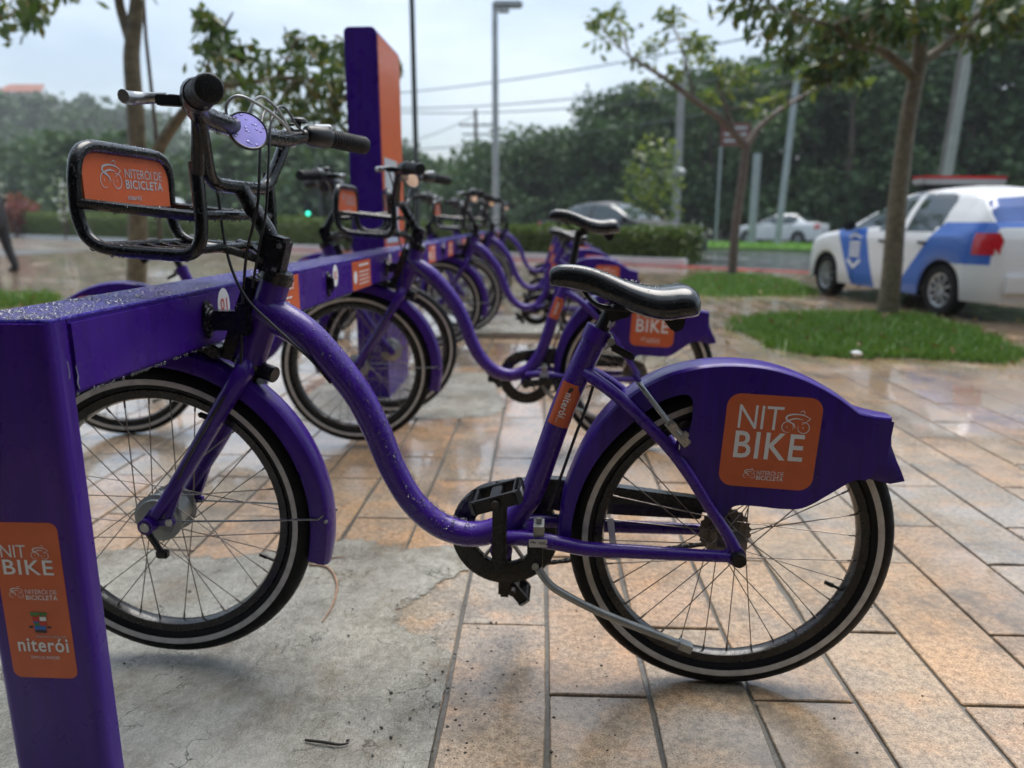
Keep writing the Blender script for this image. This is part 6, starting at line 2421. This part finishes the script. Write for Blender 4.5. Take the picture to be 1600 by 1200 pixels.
for k, (a, b, sg) in enumerate([((560, 150), (1600, -40), 0.6), ((560, 168), (1600, 30), 0.9), ((560, 172), (1600, 60), 1.0), ((560, 235), (1250, 150), 0.5)]):
    wire(up(a[0], a[1], 46 + k), up(b[0], b[1], 26 + k), sg, ['highest thin overhead wire crossing the sky', 'second overhead wire from the top', 'third overhead wire, close below the second', 'lowest overhead wire, near the tree tops'][k])
wire(up(620, 225, 60), up(745, 178, 62), 0.3, 'short wire running to the crossarm of the far utility pole')
# street sign on the verge, half hidden by the thin tree
g_ = up(1118, 378, 33.0)


def plate(root):
    m = MB()
    m.box((0.55, -0.08, 4.55), (1.25, 0.05, 0.95))
    m.build('sign_plate', M_SIGNBROWN, root, bevel=0.02)
    m = MB()
    for q in range(3):
        m.box((0.55, -0.112, 4.82 - 0.26 * q), (0.95, 0.01, 0.10))
    m.build('sign_bars', M_GREYINK, root, smooth=False)


pole('street_sign', (g_[0], 33.0, 0), 5.1, 0.05, 0.05, M_GREYMETAL, 'small maroon road sign behind the thin forked tree', 'sign', None, plate)
# traffic signal far away
g_ = up(505, 385, 34)


def head(root):
    m = MB()
    m.box((-0.55, -0.05, 1.35), (0.34, 0.22, 0.95))
    m.build('signal_housing', M_BLACKP, root, bevel=0.03)
    m = MB()
    m.cyl((-0.55, -0.17, 1.30), (-0.55, -0.20, 1.30), 0.085, None, 18)
    m.build('green_lamp', M_GREENLIGHT, root)
    m = MB()
    m.tube([(0, 0, 1.6), (-0.55, 0, 1.6)], 0.03, 8)
    m.build('bracket', M_DARKPOLE, root)


pole('traffic_signal', (g_[0], 34.0, 0), 3.6, 0.06, 0.05, M_DARKPOLE, 'traffic signal showing green behind the far hedge', 'traffic light', None, head)

# ------------------------------------------------------------------ small planting
def bush(name, c, w, h, n, size, mat, label, stem=True):
    root = empty(name, c)
    P = rng.normal(size=(n, 3))
    P /= np.linalg.norm(P, axis=1)[:, None]
    P *= (rng.random(n) ** 0.4)[:, None] * np.array((w, w, h * 0.5))
    P[:, 2] += h * 0.6
    quads_mesh('crown', leaf_quads(P, size, 0.1, 0.6), mat, root)
    m = MB()
    for q in range(4):
        m.tube([(0.05 * q - .1, 0, -0.05), (0.1 * q - .15, 0.05, h * 0.35), (w * (q - 1.5) * .25, 0.1, h * 0.8)], [0.03, 0.02, 0.008], 6)
    m.build('stem', M_BARK, root)
    return tag(root, label, 'shrub')


bush('flowering_shrub', (up(1015, 380, 24)[0], 24.0, -0.1), 1.0, 3.4, 480, 0.22, M_LEAFY, 'pale yellow flowering shrub left of the concrete pole')
bush('flowering_shrub', (up(105, 372, 40)[0], 40.0, 0), 0.35, 3.6, 60, 0.2, M_FLOWER, 'white flowering shrub above the far hedge by the basket')
bush('flowering_shrub', (up(4, 372, 38)[0], 38.0, 0), 0.4, 3.9, 70, 0.2, M_FLOWER, 'white flowering shrub at the very left edge')
bush('red_shrub', (up(28, 372, 45)[0], 45.0, 0), 1.3, 2.3, 900, 0.3, M_REDLEAF, 'red leaved shrub behind the far hedge at the left')

# ------------------------------------------------------------------ person at the left edge
def make_person(base, ang):
    root = empty('person', base, ang)
    J = [(0, 0, 0.98), (0, 0, 1.18), (0, 0, 1.42), (0, 0, 1.53), (0.03, 0, 1.66),
         (0.0, 0.10, 0.92), (0.10, 0.11, 0.50), (0.12, 0.11, 0.09), (0.24, 0.12, 0.045),
         (0.0, -0.10, 0.92), (-0.04, -0.11, 0.50), (-0.16, -0.11, 0.10), (-0.05, -0.12, 0.045),
         (0, 0.19, 1.40), (-0.08, 0.25, 1.12), (0.04, 0.26, 0.88), (0.07, 0.26, 0.80),
         (0, -0.19, 1.40), (0.10, -0.25, 1.12), (0.24, -0.25, 0.92), (0.28, -0.25, 0.84)]
    E_ = [(0, 1), (1, 2), (2, 3), (3, 4), (0, 5), (5, 6), (6, 7), (7, 8), (0, 9), (9, 10), (10, 11), (11, 12), (2, 13), (13, 14), (14, 15), (15, 16), (2, 17), (17, 18), (18, 19), (19, 20)]
    rad = [0.15, 0.14, 0.15, 0.055, 0.095, 0.115, 0.090, 0.075, 0.045, 0.115, 0.090, 0.075, 0.045, 0.06, 0.045, 0.033, 0.035, 0.06, 0.045, 0.033, 0.035]
    me = bpy.data.meshes.new('body')
    me.from_pydata(J, E_, [])
    ob = link('body', me, M_CLOTH, root)
    md = ob.modifiers.new('skin', 'SKIN')
    for q, r_ in zip(me.skin_vertices[0].data, rad):
        q.radius = (r_, r_)
    me.skin_vertices[0].data[0].use_root = True
    ob.modifiers.new('sub', 'SUBSURF').render_levels = 2
    m = MB()
    m.ball((0.04, 0, 1.66), 0.108, 14, (1.0, 0.82, 1.18))
    m.ball((0.145, 0, 1.645), 0.018, 8)
    m.build('head', M_SKIN, root)
    m = MB()
    m.ball((0.015, 0, 1.695), 0.112, 14, (1.0, 0.88, 1.0))
    m.build('hair', M_HAIR, root)
    for x, y, z, tl in ((0.20, 0.115, 0.05, 0), (-0.10, -0.115, 0.05, 0.0)):
        m = MB()
        m.ball((x, y, z), 0.07, 12, (1.9, 0.72, 0.70))
        m.build('shoe', M_SHOE, root)
    return tag(root, 'person in dark clothes walking past at the very left edge', 'person')


fp = up(6, 424, 14.6)
make_person((fp[0] + 0.02, 14.6, 0), R(176))

# ------------------------------------------------------------------ litter on the ground
def stick(name, pts, r_, mat, label, cat):
    m = MB()
    m.tube(crom(pts, 4), [r_, r_ * 1.2, r_ * 0.6], 6)
    return tag(m.build(name, mat), label, cat)


stick('twig', [(-0.405, 1.262, 0.0095), (-0.365, 1.252, 0.0125), (-0.335, 1.248, 0.0105), (-0.318, 1.253, 0.0095)], 0.0026, M_DEBRIS, 'small dark twig lying on the cement near the bottom edge', 'twig')
stick('dry_fibre', [(-0.60, 2.02, 0.008), (-0.54, 2.0, 0.009), (-0.49, 1.90, 0.009), (-0.475, 1.78, 0.009), (-0.482, 1.70, 0.008)], 0.0028, M_FIBRE, 'dry brown plant fibre on the cement below the front mudguard', 'plant fibre')
stick('dry_fibre', [(-0.615, 2.03, 0.008), (-0.56, 2.06, 0.009), (-0.50, 2.07, 0.008)], 0.0022, M_FIBRE, 'short curved fibre beside the longer brown one', 'plant fibre')
for (x, y), lab in (((2.56, 5.40), 'crumpled white scrap at the front edge of the grass patch'), ((3.98, 5.45), 'white scrap at the pointed end of the grass patch')):
    m = MB()
    m.ball((x, y, 0.03), 0.04, 7, (1.2, 1.0, 0.7))
    m.v = [(a + float(rng.normal(0, .006)), b + float(rng.normal(0, .006)), max(0.002, c + float(rng.normal(0, .006)))) for a, b, c in m.v]
    tag(m.build('litter', M_PAPER, smooth=False), lab, 'litter')
V, F_ = [], []
for _ in range(420):
    x, y = -1.2 + 3.2 * rng.random(), 1.0 + 2.6 * rng.random() ** 1.3
    if rng.random() < 0.5:
        x, y = float(rng.normal(-0.12, 0.16)), float(rng.normal(1.42, 0.2))
    zz = 0.0075 if (x < -0.15 and y < 2.1) else 0.001
    rr = 0.0010 + 0.0024 * rng.random() ** 3
    o_ = len(V)
    V += [(x + a * rr * 1.3, y + b * rr, zz + c * rr * 0.7) for a, b, c in dv * (1 + 0.25 * rng.normal(size=dv.shape))]
    F_ += [tuple(i + o_ for i in f) for f in dfc]
tag(raw('grit', V, F_, M_DEBRIS), 'scattered dark grit on the wet tiles and cement', None, None, 'stuff')

# ------------------------------------------------------------------ added building, out of view behind the camera
M_FACADE = simple('added_dark_facade', (0.075, 0.07, 0.065), 0.7, 0, 0, None, 0.25, vscale=2)
M_FACADEGLASS = simple('added_facade_glass', (0.01, 0.012, 0.014), 0.08, 0, 0.3, None, 0.1)
bld = empty('unseen_dark_building', (-2, -4.2, 0))  # unseen, added to block sky so surfaces facing the camera turn dark
MB().box((0, -4.0, 4.6), (46, 8.0, 9.2)).build('wall', M_FACADE, bld, smooth=False)
MB().box((0, 0.95, 3.35), (46, 2.1, 0.22)).build('canopy', M_FACADE, bld, smooth=False)
MB().box((0, 0.12, 9.35), (46.4, 0.5, 0.3)).build('cornice', M_FACADE, bld, smooth=False)
for i in range(11):
    x = -20.5 + i * 4.1
    MB().box((x, 0.03, 1.62), (3.4, 0.08, 2.7)).build('facade_window', M_FACADEGLASS, bld, smooth=False)
    MB().box((x + 2.05, 0.10, 1.6), (0.35, 0.22, 3.2)).build('pier', M_FACADE, bld, smooth=False)
    MB().box((x, 0.03, 5.4), (1.7, 0.08, 1.7)).build('upper_window', M_FACADEGLASS, bld, smooth=False)
    MB().box((x, 0.10, 4.48), (2.0, 0.24, 0.10)).build('sill', M_FACADE, bld, smooth=False)
tag(bld, 'unseen dark building added behind the camera to darken what faces it', 'building')

# ------------------------------------------------------------------ damp air
hz = MB().box((-60, 190, 33), (620, 480, 69.2))
hm = bpy.data.materials.new('damp_air')
hm.use_nodes = True
ht = hm.node_tree
for n_ in list(ht.nodes):
    if n_.type == 'BSDF_PRINCIPLED':
        ht.nodes.remove(n_)
pv = ht.nodes.new('ShaderNodeVolumePrincipled')
pv.inputs['Color'].default_value = (0.92, 0.96, 1.0, 1)
pv.inputs['Density'].default_value = 0.0007
ht.links.new(pv.outputs[0], ht.nodes['Material Output'].inputs['Volume'])
ho = hz.build('haze', hm, smooth=False)
tag(ho, 'pale damp haze filling the air', None, None, 'stuff')
